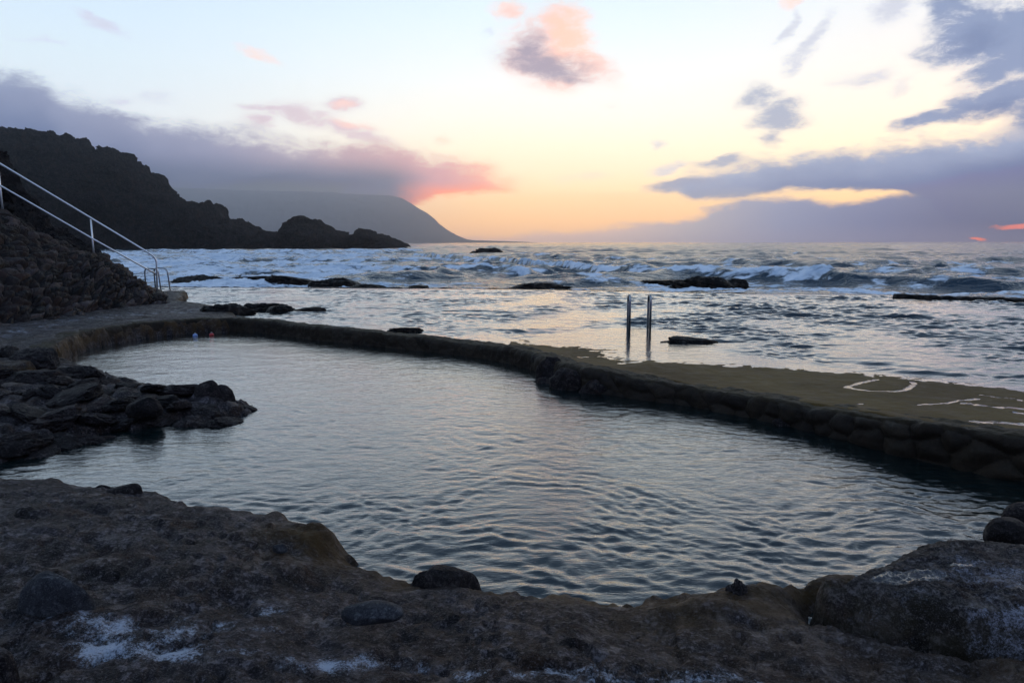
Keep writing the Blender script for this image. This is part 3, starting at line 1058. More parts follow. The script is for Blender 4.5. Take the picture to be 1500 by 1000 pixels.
# which side of the waterline: nearer the wall is dry
yl = np.interp(SX/SY, [q[0]/q[1] for q in wline], [q[1] for q in wline])
side = np.where(SY < yl, dwl, -dwl)
dwall, zwall, _ = poly_dist(SX, SY, wall_line, closed=False)
wf_ = side/(side + np.clip(dwall - .2, 0, None) + 1e-6)
zs = np.where(side > 0, OUT_Z + np.maximum(zwall - .015 - OUT_Z, .03)*np.clip(wf_, 0, 1)**.7, OUT_Z - 0.03*(1-np.exp(side/0.6)))
zs = zs + 0.006*fbm(SX*1.1, SY*1.1, 3, seed=75) + 0.006*fbm(SX*5, SY*5, 4, .6, seed=77) + .008*ridged(SX*1.9, SY*2.6, 3, seed=78)*sstep(-side, -.6, .4)
zs = np.where(sd > 0, zs, -0.8 + (zs + 0.8)*sstep(sd, -0.25, 0.0)**0.5)
pudd = np.zeros(SX.shape)
def stroke(pts, wid, amp):
    global pudd
    dd, _, _ = poly_dist(SX, SY, [P(x, y, .24 + .16*min(1, max(0, (y - 555)/70))) for x, y in pts], closed=False)
    pudd = np.maximum(pudd, amp*np.exp(-(dd/wid)**2))
stroke([(1285, 555), (1262, 560), (1240, 567), (1262, 571), (1300, 573), (1325, 571), (1340, 562), (1336, 558)], .055, 1.0)
stroke([(1234, 595), (1262, 591)], .04, .9)
stroke([(1345, 593), (1385, 590), (1410, 585), (1432, 583)], .045, 1.0)
stroke([(1415, 591), (1450, 596), (1490, 599), (1520, 602)], .09, .95)
stroke([(1440, 577), (1480, 582), (1520, 590)], .07, .8)
stroke([(1430, 620), (1480, 622), (1560, 630)], .10, .95)
stroke([(1490, 606), (1540, 612)], .07, .9)
stroke([(823, 523), (850, 526), (880, 522)], .05, .6)
pudd = np.maximum(pudd, .50*np.exp(-(np.clip(side, 0, None)/.22)**2)*sstep(fbm(SX*1.6, SY*2.2, 3, seed=76), -.35, .35))
pudd = pudd*(0.88 + 0.35*fbm(SX*4.5, SY*4.5, 4, .6, seed=79))
zs = zs - 0.006*pudd*(sd > 0)
slab = tag(grid_mesh('concrete_platform', SX, SY, zs, M_slab, dict(puddle=pudd), zs > -0.5), 'olive brown concrete platform with puddles between the pools', None, None, 'structure')

# ------------------------------------------------------------------ waters
def wave_sum(X, Y, lams, slope, spread, seed, minlam, mean_dir=0.0):
    """sum of travelling sine waves; slope = rms slope shared by the set"""
    r = np.random.RandomState(seed)
    H = np.zeros(X.shape)
    n = len(lams)
    for lam in lams:
        th = mean_dir + r.normal()*spread
        k = 2*np.pi/lam
        a = slope*math.sqrt(2.0/n)/k*r.uniform(0.7, 1.3)
        ph = r.uniform(0, 2*np.pi)
        wgt_ = sstep(lam, 2.2*minlam, 3.6*minlam) if np.ndim(minlam) else 1.0
        H += a*wgt_*np.sin(k*(X*math.sin(th) + Y*math.cos(th)) + ph)
    return H


# inner pool
vy = np.exp(np.arange(math.log(3.0), math.log(20.0), 0.0036))
uu = np.arange(-1.15, 1.15, 0.0020)
UU, WY = np.meshgrid(uu, vy)
WX = UU*WY
wx_ = WX + 0.28*fbm(WX*0.5, WY*0.5, 3, seed=91)
wy_ = WY + 0.28*fbm(WX*0.5, WY*0.5, 3, seed=95)
mod = 0.78 + 1.05*fbm(WX*0.45, WY*0.45, 3, seed=97)
mod = np.clip(mod, 0.15, 1.9)
dyg = WY*0.0036
r_ = np.random.RandomState(3)
h = wave_sum(wx_, wy_, np.exp(r_.uniform(math.log(0.07), math.log(0.34), 64)), 0.095, 0.55, 5, dyg, 0.12)*mod*(1 + .45*sstep(WY, 8.5, 4.5))
h += wave_sum(wx_, wy_, np.exp(r_.uniform(math.log(0.40), math.log(1.2), 20)), 0.028, 0.4, 6, dyg, -0.1)
near = sstep(WY, 8.5, 4.5)
h = h*(0.5 + 0.62*near)
q = P(790, 745, 0)
rad = np.hypot((WX-q[0])*0.8, WY-q[1]) + .12*fbm(WX*1.5, WY*1.5, 3, seed=99)
h = h*(1 - .5*np.exp(-(rad/.55)**4)) + .0045*np.sin(2*np.pi*rad/.17)*np.exp(-((rad-.72)/.22)**2)*(.6 + .8*fbm(WX*1.2, WY*1.2, 2, seed=98))
tag(grid_mesh('pool_water', WX, WY, h, M_pool), 'calm rippled water of the inner pool', None, None, 'structure')

# outer pool
n_r = 620
tt = np.linspace(0, 1, n_r)[:, None]
uu = np.arange(-0.75, 1.15, 0.0021)[None, :]
y_far = np.interp(uu, rim_u, rim_y)
y_near = np.interp(uu, wl_u[1:], wl[1:, 1]) + 0.22
y_near = np.where(uu < P(338, 460, .38)[0]/P(338, 460, .38)[1], 19.4, y_near)
WY = y_near*(y_far/y_near)**tt
WX = uu*WY
dd, _, ins = poly_dist(WX, WY, [P(x, y, OUT_Z) for x, y in [(700, 490), (760, 498), (800, 490), (850, 484), (920, 480), (990, 486), (1010, 503), (1060, 520), (1200, 537), (1350, 552), (1500, 568), (1850, 600), (1850, 670), (1500, 640), (900, 560), (760, 515)]])
film = np.where(ins, -dd, dd)
calm = 0.05 + 0.95*sstep(film, -0.25, 0.9)
pxl = 750 + 1000*(WX/WY)
swell = 0.55 + 0.75*sstep(pxl, 620, 1150)*sstep(WY, 30, 17)
wx_ = WX + 0.3*fbm(WX*0.35, WY*0.35, 2, seed=101)
wy_ = WY + 0.3*fbm(WX*0.35, WY*0.35, 2, seed=105)
dyg = WY*np.log(y_far/y_near)/n_r
r_ = np.random.RandomState(13)
mod = np.clip(0.8 + 0.9*fbm(WX*0.3, WY*0.3, 3, seed=107), 0.25, 1.9)
h = wave_sum(wx_, wy_, np.exp(r_.uniform(math.log(0.14), math.log(0.5), 46)), 0.15, 0.42, 15, dyg, 0.0)*mod*(1 + .7*sstep(pxl, 850, 1200))
h += wave_sum(wx_, wy_, np.exp(r_.uniform(math.log(0.5), math.log(1.9), 30)), 0.125, 0.36, 16, dyg, 0.15)*swell*mod
h = h + 1.0*h*np.abs(h)
h = h*calm*sstep(WY, y_far, y_far-0.8)
foam = np.clip(0.35*sstep(WY, y_far-7, y_far) + 0.10, 0, 1)*sstep(fbm(WX*.25, WY*.5, 3, seed=109), -0.1, 0.6)*sstep(film, -0.1, 0.5)
tag(grid_mesh('outer_pool_water', WX, WY, OUT_Z + h, M_outer, dict(foam=foam)), 'choppy water of the outer pool', None, None, 'structure')

# sea
t1 = np.arange(0, math.log(3200/31.0), 0.0052)
tl_ = np.linspace(math.log(3200/31.0), math.log(6300/31.0), 24)[1:]
tt = np.r_[t1, tl_][:, None]
uu = np.arange(-1.15, 1.2, 0.0021)[None, :]
y0 = np.interp(uu, rim_u, rim_y) + 0.15
blend = sstep(tt, 0, 0.6)
WY = (y0*(1-blend) + 31.0*blend)*np.exp(tt)
WX = uu*WY
pxl = 750 + 1000*(WX/WY)*0.99
dyg = WY*0.0055
r_ = np.random.RandomState(23)
wx_ = WX + 2.0*fbm(WX*0.06, WY*0.06, 2, seed=111)
wy_ = WY + 2.0*fbm(WX*0.06, WY*0.06, 2, seed=115)
mod = np.clip(0.8 + 0.9*fbm(WX*0.04, WY*0.04, 3, seed=117), 0.3, 1.9)
h = wave_sum(wx_, wy_, np.exp(r_.uniform(math.log(0.7), math.log(3.0), 46)), 0.21, 0.6, 25, dyg, 0.1)*mod
h += wave_sum(wx_, wy_, np.exp(r_.uniform(math.log(3.0), math.log(14.0), 26)), 0.095, 0.45, 26, dyg, -0.1)
h += wave_sum(wx_, wy_, np.exp(r_.uniform(math.log(16.0), math.log(50.0), 16)), 0.014, 0.4, 27, dyg, 0.0)
h = np.where(h > 0, h*(1 + 0.5*h), h*0.85)
SEA_Z = 0.12
foam = np.zeros(WX.shape)
foamn = fbm(WX*0.11, WY*0.2, 4, 0.6, seed=121)
# breakers: (outline, height, front width, back width, foam on face, foam in front and behind)
def breaker(pts, ht, wf, wb, ff, fb, jit=0.35):
    global h, foam
    q = [P(x, y, SEA_Z + .1) for x, y in pts]
    qu = np.array([a[0]/a[1] for a in q])
    yc = np.interp(WX/WY, qu, [a[1] for a in q])
    yc = yc*(1 + 0.025*fbm(WX*.12, WX*0 + yc*.05, 3, seed=131))
    ends = sstep(WX/WY, qu[0], qu[0]+0.06)*sstep(WX/WY, qu[-1], qu[-1]-0.06)
    e = WY - yc
    j = 1 + jit*fbm(WX*.2, WY*.15, 3, seed=137)
    prof = np.where(e < 0, np.exp(-(e/wf)**2), np.exp(-(e/wb)**2))*ends*j
    h = h*(1 - 0.5*prof) + ht*prof
    foam = np.maximum(foam, ff*np.exp(-((e + wf*0.2)/(wf*1.5))**2)*ends*(1.0 + 0.4*foamn + .3*fbm(WX*.5, WY*.5, 3, seed=143)))
    foam = np.maximum(foam, fb*np.where(e < 0, np.exp(-(e/(wf*6))**2), np.exp(-(e/(wb*2.2))**2))*ends*(0.8 + 0.5*foamn))
breaker([(560, 372), (640, 378), (720, 385), (800, 392), (880, 398), (960, 402), (1060, 406), (1180, 409), (1260, 412)], .62, 1.1, 3.2, 1.0, .75)
breaker([(1150, 408), (1250, 413), (1350, 415), (1500, 418), (1800, 430)], .50, 0.9, 2.6, .10, .35)
breaker([(160, 380), (300, 381), (420, 383), (520, 384), (640, 382), (760, 390)], .45, 1.2, 3.5, .9, .8)
breaker([(180, 369), (300, 371), (430, 372), (560, 370), (660, 368)], .8, 3, 8, .9, .8)
breaker([(980, 380), (1100, 387), (1200, 389), (1300, 389), (1420, 386)], .5, 1.6, 4.5, .25, .5)
breaker([(700, 374), (820, 378), (950, 381)], .5, 2.0, 5, .1, .4)
breaker([(1380, 383), (1480, 381), (1600, 383)], .5, 1.6, 4.5, .1, .4)
breaker([(820, 367), (1000, 369), (1200, 370)], .6, 3, 8, .0, .25)
breaker([(420, 392), (560, 394), (700, 396), (820, 402)], .40, 0.9, 2.4, .9, .8)
breaker([(220, 398), (330, 400), (450, 401)], .35, 0.9, 2.2, .9, .85)
breaker([(1000, 396), (1120, 399), (1260, 398)], .4, 1.2, 3.0, .4, .45)
breaker([(1240, 398), (1380, 400), (1520, 399), (1600, 399)], .4, 1.3, 3.0, .35, .4)
breaker([(600, 362), (760, 364), (900, 363)], .7, 4, 10, .3, .4)
edge_d = WY - y0
foam = np.maximum(foam, 0.95*np.exp(-(edge_d/9.0)**2)*(0.75 + 0.45*foamn)*sstep(pxl, 1330, 1080))
foam = np.maximum(foam, 0.62*np.exp(-(edge_d/12.0)**2)*(0.7 + 0.6*foamn))
foam = np.maximum(foam, (0.86 + 0.35*foamn)*sstep(pxl, 760, 480)*sstep(WY, 330, 120))
foam = np.maximum(foam, (0.40 + 0.55*foamn)*sstep(WY, 260, 60))
foam = np.maximum(foam, 0.9*np.exp(-((WY-268)/30)**2)*sstep(pxl, 650, 560)*(0.8+.4*foamn))
foam = np.maximum(foam, (0.12 + 0.42*foamn + 0.35*sstep(h, .25, .6))*sstep(WY, 900, 200)*0.6)
q = P(463, 363.5, .1)
g = np.exp(-((WX-q[0])/7.0)**2 - ((WY-q[1])/9.0)**2)
h = h + g*(1.9 + 1.2*fbm(WX*.35, WY*.2, 4, .65, seed=151))
foam = np.maximum(foam, g*1.3)
for (px, py, r) in ((288, 419, 2.0), (374, 419, 2.2), (425, 419, 2.0), (488, 420, 2.0), (612, 421, 1.4), (782, 423, 2.6), (1040, 421, 3.2), (985, 415, 3.0), (713, 374, 9.0), (600, 362, 16.0)):
    q = P(px, py, SEA_Z)
    foam = np.maximum(foam, 1.05*np.exp(-((WX-q[0])/(r*1.3))**2 - ((WY-q[1])/r)**2))
h = h*(0.35 + 0.65*sstep(edge_d, 0, 6))
h = np.where(edge_d < 1.0, np.minimum(h, 0.12), h)
h = h + np.clip(foam, 0, 1)**2*(0.10*fbm(WX*1.4, WY*1.1, 4, .65, seed=141) + .05)*sstep(WY, 300, 60)*sstep(edge_d, 0, 3)
sea = tag(grid_mesh('sea', WX, WY, SEA_Z + h, M_sea, dict(foam=np.clip(foam, 0, 1))), 'restless sea with white surf reaching the pool edge', None, None, 'structure')

# rim of the outer pool
rl = [P(x, y, .225) for x, y in [(230, 420), (500, 421), (750, 423), (950, 427), (1110, 430)]]
rim = sweep('outer_pool_rim', rl, [(-0.35, -0.5), (-0.32, -0.03), (-0.3, 0.0), (0.0, 0.0), (0.03, -0.05), (0.05, -0.5)], M_searock, 0.08, lambda s: 0.0*s, 0.4, 0.03, (0, 0.8))
tag(rim, 'low dark rim of the outer pool with foam washing over it', 'wall')
rl = [P(x, y, .36) for x, y in [(1308, 431), (1360, 433), (1430, 435), (1500, 437), (1700, 443), (1900, 449)]]
rim2 = sweep('sea_wall', rl, [(-0.5, -0.9), (-0.45, -0.05), (-0.4, 0.0), (0.0, 0.0), (0.04, -0.06), (0.06, -0.7)], M_searock, 0.07, lambda s: 0.03 + 0.0*s, 0.4, 0.04, (0, 1.0))
tag(rim2, 'straight dark low wall between surf and outer pool at the right edge', 'wall')

# ------------------------------------------------------------------ headland, far mountain, near crag
def crag(name, prof_px, dist, back, cols, rows, mat, amp, freq, steep=0.35, base=-2.0, seed=0, push=0.5, terr=0.0, jag=1.0, butt=0.0, block=0.0):
    """a rocky ridge: its crest height comes from the outline, its faces are broken by ridged noise"""
    pr = [PD(x, y, dist) for x, y in prof_px]
    xs, zs_ = np.array([q[0] for q in pr]), np.array([q[2] for q in pr])
    X1 = np.linspace(xs[0], xs[-1], cols)
    T1 = np.linspace(0, 1, rows)
    X, T = np.meshgrid(X1, T1)
    H = np.interp(X, xs, zs_)
    q_ = X/4.6 + .35*fbm(X*.4, T*3, 2, seed=seed+3)
    q2_ = X/1.9 + .3*fbm(X*.9, T*5, 2, seed=seed+4)
    H = H + block*((_rv[_perm[np.floor(q_).astype(int) & 255]] - .6)*1.6 + (_rv[_perm[(np.floor(q2_).astype(int) + 77) & 255]] - .5)*.9)*np.clip((H-base)/14, 0, 1)
    H = H + amp*0.42*(ridged(X*freq*3.2, X*0 + 3.1 + T*2, 5, .68, seed+51) - 1.5)*np.clip((H-base)/(6*amp), 0, 1)*jag
    Y = dist + (T - steep)*back
    n = ridged(X*freq, Y*freq, 6, 0.55, seed)
    n2 = fbm(X*freq*0.35, Y*freq*0.35 + T*1.5, 4, 0.5, seed+40)
    F = np.where(T < steep, sstep(T, 0, steep)**0.75, 1 - 0.7*sstep(T, steep, 1))
    F = np.clip(F + 0.10*n2*np.sin(np.pi*np.clip(T/steep, 0, 1)), 0, 1.0)
    Z = base + (H - base)*F
    Z = Z + amp*n*(0.06 + np.sin(np.pi*np.clip(T/steep, 0, 1)))*0.5*sstep(T, 0, 0.05)*np.clip((H-base)/(8*amp), 0.15, 1)
    if terr:
        Z = Z + terr*np.sin(Z/terr*0.9 + 2*n2)*0.3
    Y = Y - push*amp*ridged(X*freq*1.3, Z*freq*1.3, 5, 0.6, seed+7)*np.sin(np.pi*np.clip(T/(steep*1.3), 0, 1))
    Y = Y - butt*ridged(X*freq*0.55, X*0 + Z*freq*0.15, 4, .6, seed+61)*np.sin(np.pi*np.clip(T/steep, 0, 1))*F
    X = X + 0.3*amp*fbm(Y*freq, Z*freq*1.5, 4, 0.6, seed+17)
    return grid_mesh(name, X, Y, Z, mat)


head_px = [(-420, 235), (-250, 228), (-120, 246), (-40, 240), (0, 224), (18, 216), (28, 202), (60, 195), (92, 201), (110, 208), (140, 213), (165, 220), (182, 222), (202, 232), (208, 240), (226, 247), (232, 256), (246, 258), (252, 264), (258, 286),
           (262, 290), (278, 291), (286, 298), (300, 301), (316, 298), (333, 299), (340, 304), (343, 316), (352, 321), (364, 320), (374, 329), (392, 336), (404, 339), (418, 338), (426, 342), (434, 336), (444, 326), (460, 321), (474, 325), (484, 334),
           (500, 340), (511, 337), (520, 343), (535, 343), (545, 338), (556, 343), (572, 344), (586, 352), (596, 354), (602, 361), (612, 366)]
headland = crag('headland', head_px, 290, 55, 1500, 240, M_cliff, 4.0, 0.06, 0.85, -2.0, 3, 1.3, 0.0, 1.0, 9.0, 1.8)
tag(headland, 'black lava headland running out into the surf', None, None, 'structure')

M_far = rock_mat('far_mountain_slope', (0.036, 0.044, 0.080), (0.055, 0.064, 0.115), (0.075, 0.085, 0.14), (0.05, 0.055, 0.08), 0.4, 0.004, 0.9, 0.05, 8.0)  # rock tones tinted blue: part of the distance haze is painted into the colour
far_px = [(-900, 300), (-700, 280), (-300, 274), (0, 270), (200, 272), (300, 277), (420, 281), (500, 284), (550, 286), (575, 288), (592, 292), (603, 298), (614, 305), (626, 312), (636, 319), (645, 328), (656, 337), (668, 344), (682, 350), (694, 352), (740, 353.2), (790, 355.5)]
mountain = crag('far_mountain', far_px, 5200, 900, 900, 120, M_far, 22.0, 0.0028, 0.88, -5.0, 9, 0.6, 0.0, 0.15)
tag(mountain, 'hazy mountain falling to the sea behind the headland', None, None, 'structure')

crag_px = [(-260, 120), (-120, 160), (-60, 185), (-20, 200), (0, 214), (14, 226), (24, 240), (38, 262), (52, 285), (66, 310), (84, 330), (104, 345), (125, 352), (143, 365), (160, 374), (178, 388), (192, 401), (202, 412), (209, 425), (214, 450)]
near_crag = crag('near_cliff', crag_px, 29, 5.5, 700, 200, M_crag, 0.5, 0.8, 0.85, -0.5, 13, 0.9, 0.0, 1.0, 0.7)
tag(near_crag, 'dark rough cliff behind the stair railing', None, None, 'structure')

# ------------------------------------------------------------------ rubble wall below the stairs
top_px = [(-60, 288, 19.6), (0, 312, 20.6), (40, 340, 21.2), (70, 355, 21.6), (110, 372, 22.2), (150, 378, 22.7), (170, 390, 22.9), (190, 406, 23.1), (210, 420, 23.3), (228, 431, 23.5), (246, 437, 23.7)]
foot_px = [(-60, 484, .46), (0, 477, .45), (60, 470, .44), (120, 462, .42), (180, 452, .41), (243, 444, .39)]
tp = np.array([PD(*q) for q in top_px])
fp = np.array([P(*q) for q in foot_px])
ns, nt = 760, 230
s = np.linspace(0, 1, ns)
pxs = -60 + s*306
TP = np.stack([np.interp(pxs, [q[0] for q in top_px], tp[:, i]) for i in range(3)], 1)
FP = np.stack([np.interp(pxs, [q[0] for q in foot_px], fp[:, i]) for i in range(3)], 1)
FP[:, 2] -= 0.12
tq = np.linspace(0, 1.35, nt)                     # past 1 the surface turns back over the top
R = np.zeros((nt, ns, 3))
for i, t_ in enumerate(tq):
    if t_ <= 1:
        R[i] = FP*(1-t_) + TP*t_
        R[i, :, 2] += 0.10*math.sin(math.pi*t_)
    else:
        R[i] = TP + np.array([-0.5, 1.0, 0.02])*(t_-1)*4.0
arc = np.r_[0, np.cumsum(np.linalg.norm(np.diff(FP, axis=0), axis=1))]
SS, TT = np.meshgrid(arc, tq)
hgt = np.linalg.norm(TP - FP, axis=1)[None, :]*TT
dome, rid = cobble(SS + .12*fbm(SS*1.2, hgt*1.2, 3, seed=3), hgt + .12*fbm(SS*1.2, hgt*1.2, 3, seed=8), 0.33, 31, 1.1)
dome2, rid2 = cobble(SS, hgt + 3, 0.85, 77, 1.2)
du = np.gradient(R, axis=1)
dv = np.gradient(R, axis=0)
Nn = np.cross(du, dv)
Nn /= np.linalg.norm(Nn, axis=2, keepdims=True) + 1e-9
if Nn[nt//3, ns//2, 1] > 0:
    Nn = -Nn
disp = 0.10*(dome-.5)*(0.4+1.0*rid) + 0.12*(dome2-.5) + 0.03*fbm(SS*4, hgt*4, 4, .6, seed=44) + 0.10*fbm(SS*.8, hgt*.8, 3, seed=46)
R = R + Nn*disp[..., None]
rubble = grid_mesh('rubble_wall', R[..., 0], R[..., 1], R[..., 2], M_rubble, dict(stone=rid, dome=dome, top=rid*0))
tag(rubble, 'sloping retaining wall of dark reddish rubble stones below the stair railing', 'wall')

# ------------------------------------------------------------------ boulders
def place(px, py, wpx, hpx, z, mat, label, seed, group=None, name='boulder', crag_=0.0, rough=0.22, depth=1.0, sub=4, rot=None, flat=0.35, boxy=0.0, dist=None, tilt=(0, 0), cat='boulder', sink=0.08, zs=0.9, push=0.8):
    """px,py: where its foot meets the ground or water; wpx,hpx: its width and visible height in the photograph"""
    q = P(px, py, z) if dist is None else PD(px, py, dist)
    k = q[1]/1000.0
    w_, h_ = wpx*k/2, hpx*k
    size = (w_*1.02, w_*depth, h_*zs)
    rot = rot if rot is not None else 0.0
    size = (size[0], size[1], h_*(zs + sink))
    o = rock(name, (q[0], q[1] + w_*depth*push, q[2] - h_*sink), size, seed, mat, rough, crag_, sub, rot, flat, tilt, boxy=boxy)
    tag(o, label, cat, group)
    return o


place(66, 886, 120, 46, .58, M_grey, 'large smooth grey stone lying on the dark ledge, lower left', 301, sink=.7, name='stone', rough=.14, depth=.55, sub=5, cat='stone')
place(541, 903, 96, 26, .50, M_grey, 'flat oval grey stone embedded in the ledge beside the salt patches', 303, zs=.45, sink=.3, name='stone', rough=.10, depth=.6, sub=5, cat='stone')
place(652, 872, 112, 46, .10, M_boulder, 'dark rounded boulder at the water edge of the near ledge with mossy brown foot', 317, sink=.6, rough=.24, depth=.6, sub=5)
place(176, 728, 60, 20, .27, M_boulder, 'smooth round stone on the rim of the left ledge, larger of the two', 305, name='stone', rough=.12, depth=.6, cat='stone')
place(147, 722, 26, 12, .27, M_boulder, 'small round stone on the rim of the left ledge, smaller of the two', 309, name='stone', rough=.16, depth=.7, cat='stone')
place(408, 806, 24, 10, .33, M_grey, 'little grey stone lying near the worn brown hump of the ledge', 311, name='stone', rough=.16, depth=.7, cat='stone')
place(-14, 1010, 60, 60, .66, M_boulder, 'rounded dark stone cut off by the lower left corner of the photo', 313, name='stone', rough=.14, depth=.9, sub=5, cat='stone')
place(1082, 884, 36, 32, .16, M_slabrock, 'small pointed ochre rock standing at the water edge', 315, name='rock', rough=.4, crag_=.22, depth=.8, sub=5, cat='rock')
place(1490, 792, 66, 32, .30, M_boulder, 'dark round boulder at the right edge behind the flat boulder, lower one', 319, rough=.12, depth=.8, sub=5)
place(1512, 764, 58, 26, .30, M_boulder, 'dark round boulder at the right edge above its neighbour, upper one', 321, rough=.12, depth=.8, sub=5)

# the big flat boulder at lower right
cx_, cy_ = np.mean([q[0] for q in fb]), np.mean([q[1] for q in fb])
fx = np.arange(min(q[0] for q in fb)-.25, max(q[0] for q in fb)+.25, .008)
fy = np.arange(min(q[1] for q in fb)-.25, max(q[1] for q in fb)+.25, .008)
FX, FY = np.meshgrid(fx, fy)
d, _, ins = poly_dist(FX, FY, fb)
sdf = np.where(ins, d, -d) + 0.03*fbm(FX*3, FY*3, 4, .6, seed=201)
e = np.clip(sdf, 0, None)
FZ = .06 + .33*np.clip(e/.10, 0, 1)**.38 + 0.05*(1-np.exp(-e/.5)) + .03*fbm(FX*1.5, FY*1.5, 4, seed=203) + .012*ridged(FX*6, FY*6, 4, .6, seed=205)*sstep(e, .02, .2) + .004*fbm(FX*30, FY*30, 3, .6, seed=209) + .009*ridged(FX*2.2 + FY*2, FY*11 - FX*2, 4, .6, seed=211)*sstep(e, .02, .2)
FZ = np.where(sdf > 0, FZ, .06 + sdf*2.5)
fs = np.zeros(FX.shape)
fdm = np.zeros(FX.shape)
for (px, py, rx, ry, a, kind_) in ((1470, 850, .5, .22, .6, 0), (1420, 830, .16, .10, .6, 0), (1490, 900, .3, .2, .6, 0), (1300, 870, .6, .2, .3, 0), (1330, 848, .26, .085, 1.1, 1), (1405, 835, .11, .05, .8, 1), (1560, 870, .4, .2, .7, 1), (1275, 870, .08, .03, .7, 1)):
    q = P(px, py, .40)
    g = a*np.exp(-((FX-q[0])/rx)**2 - ((FY-q[1])/ry)**2)
    if kind_ == 0:
        fs = np.maximum(fs, g)
    else:
        fdm = np.maximum(fdm, g)
FZ = FZ - 0.012*fdm
fal = np.exp(-(e/.12)**2)*.5
flat_b = grid_mesh('flat_boulder', FX, FY, FZ, M_slabrock, dict(salt=fs, damp=fdm, algae=fal), FZ > -0.15)
tag(flat_b, 'broad flat lava boulder with wet hollows and salt, lower right foreground', 'boulder')

# boulders heaped on the spit
rr = random.Random(11)
spit_rows = [('back row', [(-25, 547), (18, 545), (60, 548), (96, 555), (128, 562), (160, 570), (192, 577), (222, 581), (250, 583), (276, 584)]),
             ('second row', [(-28, 568), (14, 570), (52, 572), (88, 574), (122, 580), (152, 587), (184, 592), (214, 595), (243, 596), (268, 597), (296, 600)]),
             ('middle row', [(-22, 592), (16, 592), (50, 592), (84, 596), (116, 600), (148, 604), (178, 606), (232, 606), (258, 608), (284, 608), (312, 607), (336, 606)]),
             ('fourth row', [(-24, 620), (14, 618), (50, 618), (82, 622), (112, 622), (144, 620), (176, 617)]),
             ('front row', [(-20, 660), (18, 654), (54, 647), (90, 639), (124, 631), (158, 626)])]
ordinal = ['first', 'second', 'third', 'fourth', 'fifth', 'sixth', 'seventh', 'eighth', 'ninth', 'tenth', 'eleventh', 'twelfth', 'thirteenth']
for ri, (rname, pts_) in enumerate(spit_rows):
    for i, (px, py) in enumerate(sorted(pts_, reverse=True)):
        px += rr.uniform(-5, 5)
        py += rr.uniform(-3, 3)
        q = P(px, py, .12)
        gz = max(ground_z(q[0], q[1]), -.05)
        k = q[1]/1000
        wpx = rr.uniform(36, 60)*(1.2 if px < 130 else 0.85)
        w_ = wpx*k/2
        o = rock('boulder', (q[0], q[1], gz + w_*0.02), (w_*1.1, w_*rr.uniform(.7, 1.0), w_*rr.uniform(.34, .54)), 400 + ri*90 + i*7, M_boulder, .34, 0.24, 5, rr.uniform(-1.5, 1.5), .5, (rr.uniform(-.4, .4), rr.uniform(-.4, .4)))
        tag(o, 'dark boulder, %s from the tip in the %s of the spit' % (ordinal[i], rname), 'boulder', 'boulders heaped on the left spit')
for (px, py, w_, h_, z, s_, lab) in ((300, 590, 46, 34, .12, 901, 'tall upright boulder near the outer end of the boulder spit'),
                                     (322, 586, 34, 22, .14, 903, 'round boulder overhanging the outer end of the boulder spit'),
                                     (204, 603, 50, 24, .22, 905, 'smooth dark boulder with a pale streak in the middle of the spit'),
                                     (352, 604, 38, 9, .0, 907, 'low flat rock just breaking the water at the tip of the spit'),
                                     (203, 626, 26, 11, .0, 909, 'small dark stone at the water edge on the near side of the spit')):
    place(px, py, w_, h_, z, M_boulder, lab, s_, group='boulders heaped on the left spit', rough=.2, depth=.75, rot=.2)

# boulders where the pool wall widens into the platform
for i, (px, py, w_, h_, s_, lab) in enumerate(((806, 556, 44, 30, 921, 'rounded dark boulder at the bend where the pool wall meets the platform'),
                                              (836, 568, 62, 32, 923, 'broad dark boulder leaning on the pool wall right of the bend'),
                                              (796, 560, 26, 9, 925, 'small low stone in the water in front of the wall bend'),
                                              (880, 574, 60, 24, 927, 'dark boulder at the wall foot, third from the bend'),
                                              (1148, 622, 34, 10, 929, 'low stone barely above the water at the foot of the right wall'))):
    place(px, py, w_, h_, .0, M_boulder, lab, s_, group='boulders at the foot of the pool wall', rough=.26, depth=.7, crag_=.08, push=.12, zs=1.0)

# rocks in the outer pool and the sea
sea_rocks = [(385, 459, 70, 15, OUT_Z, 'low brown rock in the outer pool behind the pool wall, wider of two'),
             (444, 459, 54, 9, OUT_Z, 'small flat rock at the right end of the brown reef behind the pool wall'),
             (322, 460, 74, 14, .34, 'rough dark rock beside the path end behind the pool wall'),
             (592, 489, 52, 11, OUT_Z, 'dark rock just behind the curved pool wall, mid length'),
             (1012, 508, 74, 17, OUT_Z - .03, 'dark wave worn rock in the outer pool right of the pool ladder'),
             (288, 419, 70, 17, .2, 'brown topped rock in the surf beside the left ladder'),
             (346, 411, 22, 7, .2, 'tiny dark rock between the left reef rocks'),
             (374, 419, 72, 18, .2, 'largest rounded rock of the reef at the outer pool edge, left'),
             (425, 419, 70, 16, .2, 'second rounded rock of the reef along the outer pool edge'),
             (488, 420, 74, 11, .2, 'long low rock of the reef along the outer pool edge'),
             (535, 421, 40, 5, .2, 'thin flat rock at the right end of the reef on the pool edge'),
             (612, 421, 26, 4, .2, 'small dark rock alone on the outer pool edge between reef and dome rock'),
             (782, 423, 84, 9, .2, 'low dome shaped black rock on the outer pool edge left of the pool ladder'),
             (1040, 422, 84, 15, .2, 'big jagged black rock in the surf right of the pool ladder'),
             (985, 415, 70, 6, .15, 'flat black rock in the surf just left of the big jagged rock'),
             (713, 374, 44, 11, .12, 'dark rock out in the open sea right of the headland tip'),
             (1075, 422, 40, 12, .15, 'lower black rock joined to the right of the jagged surf rock')]
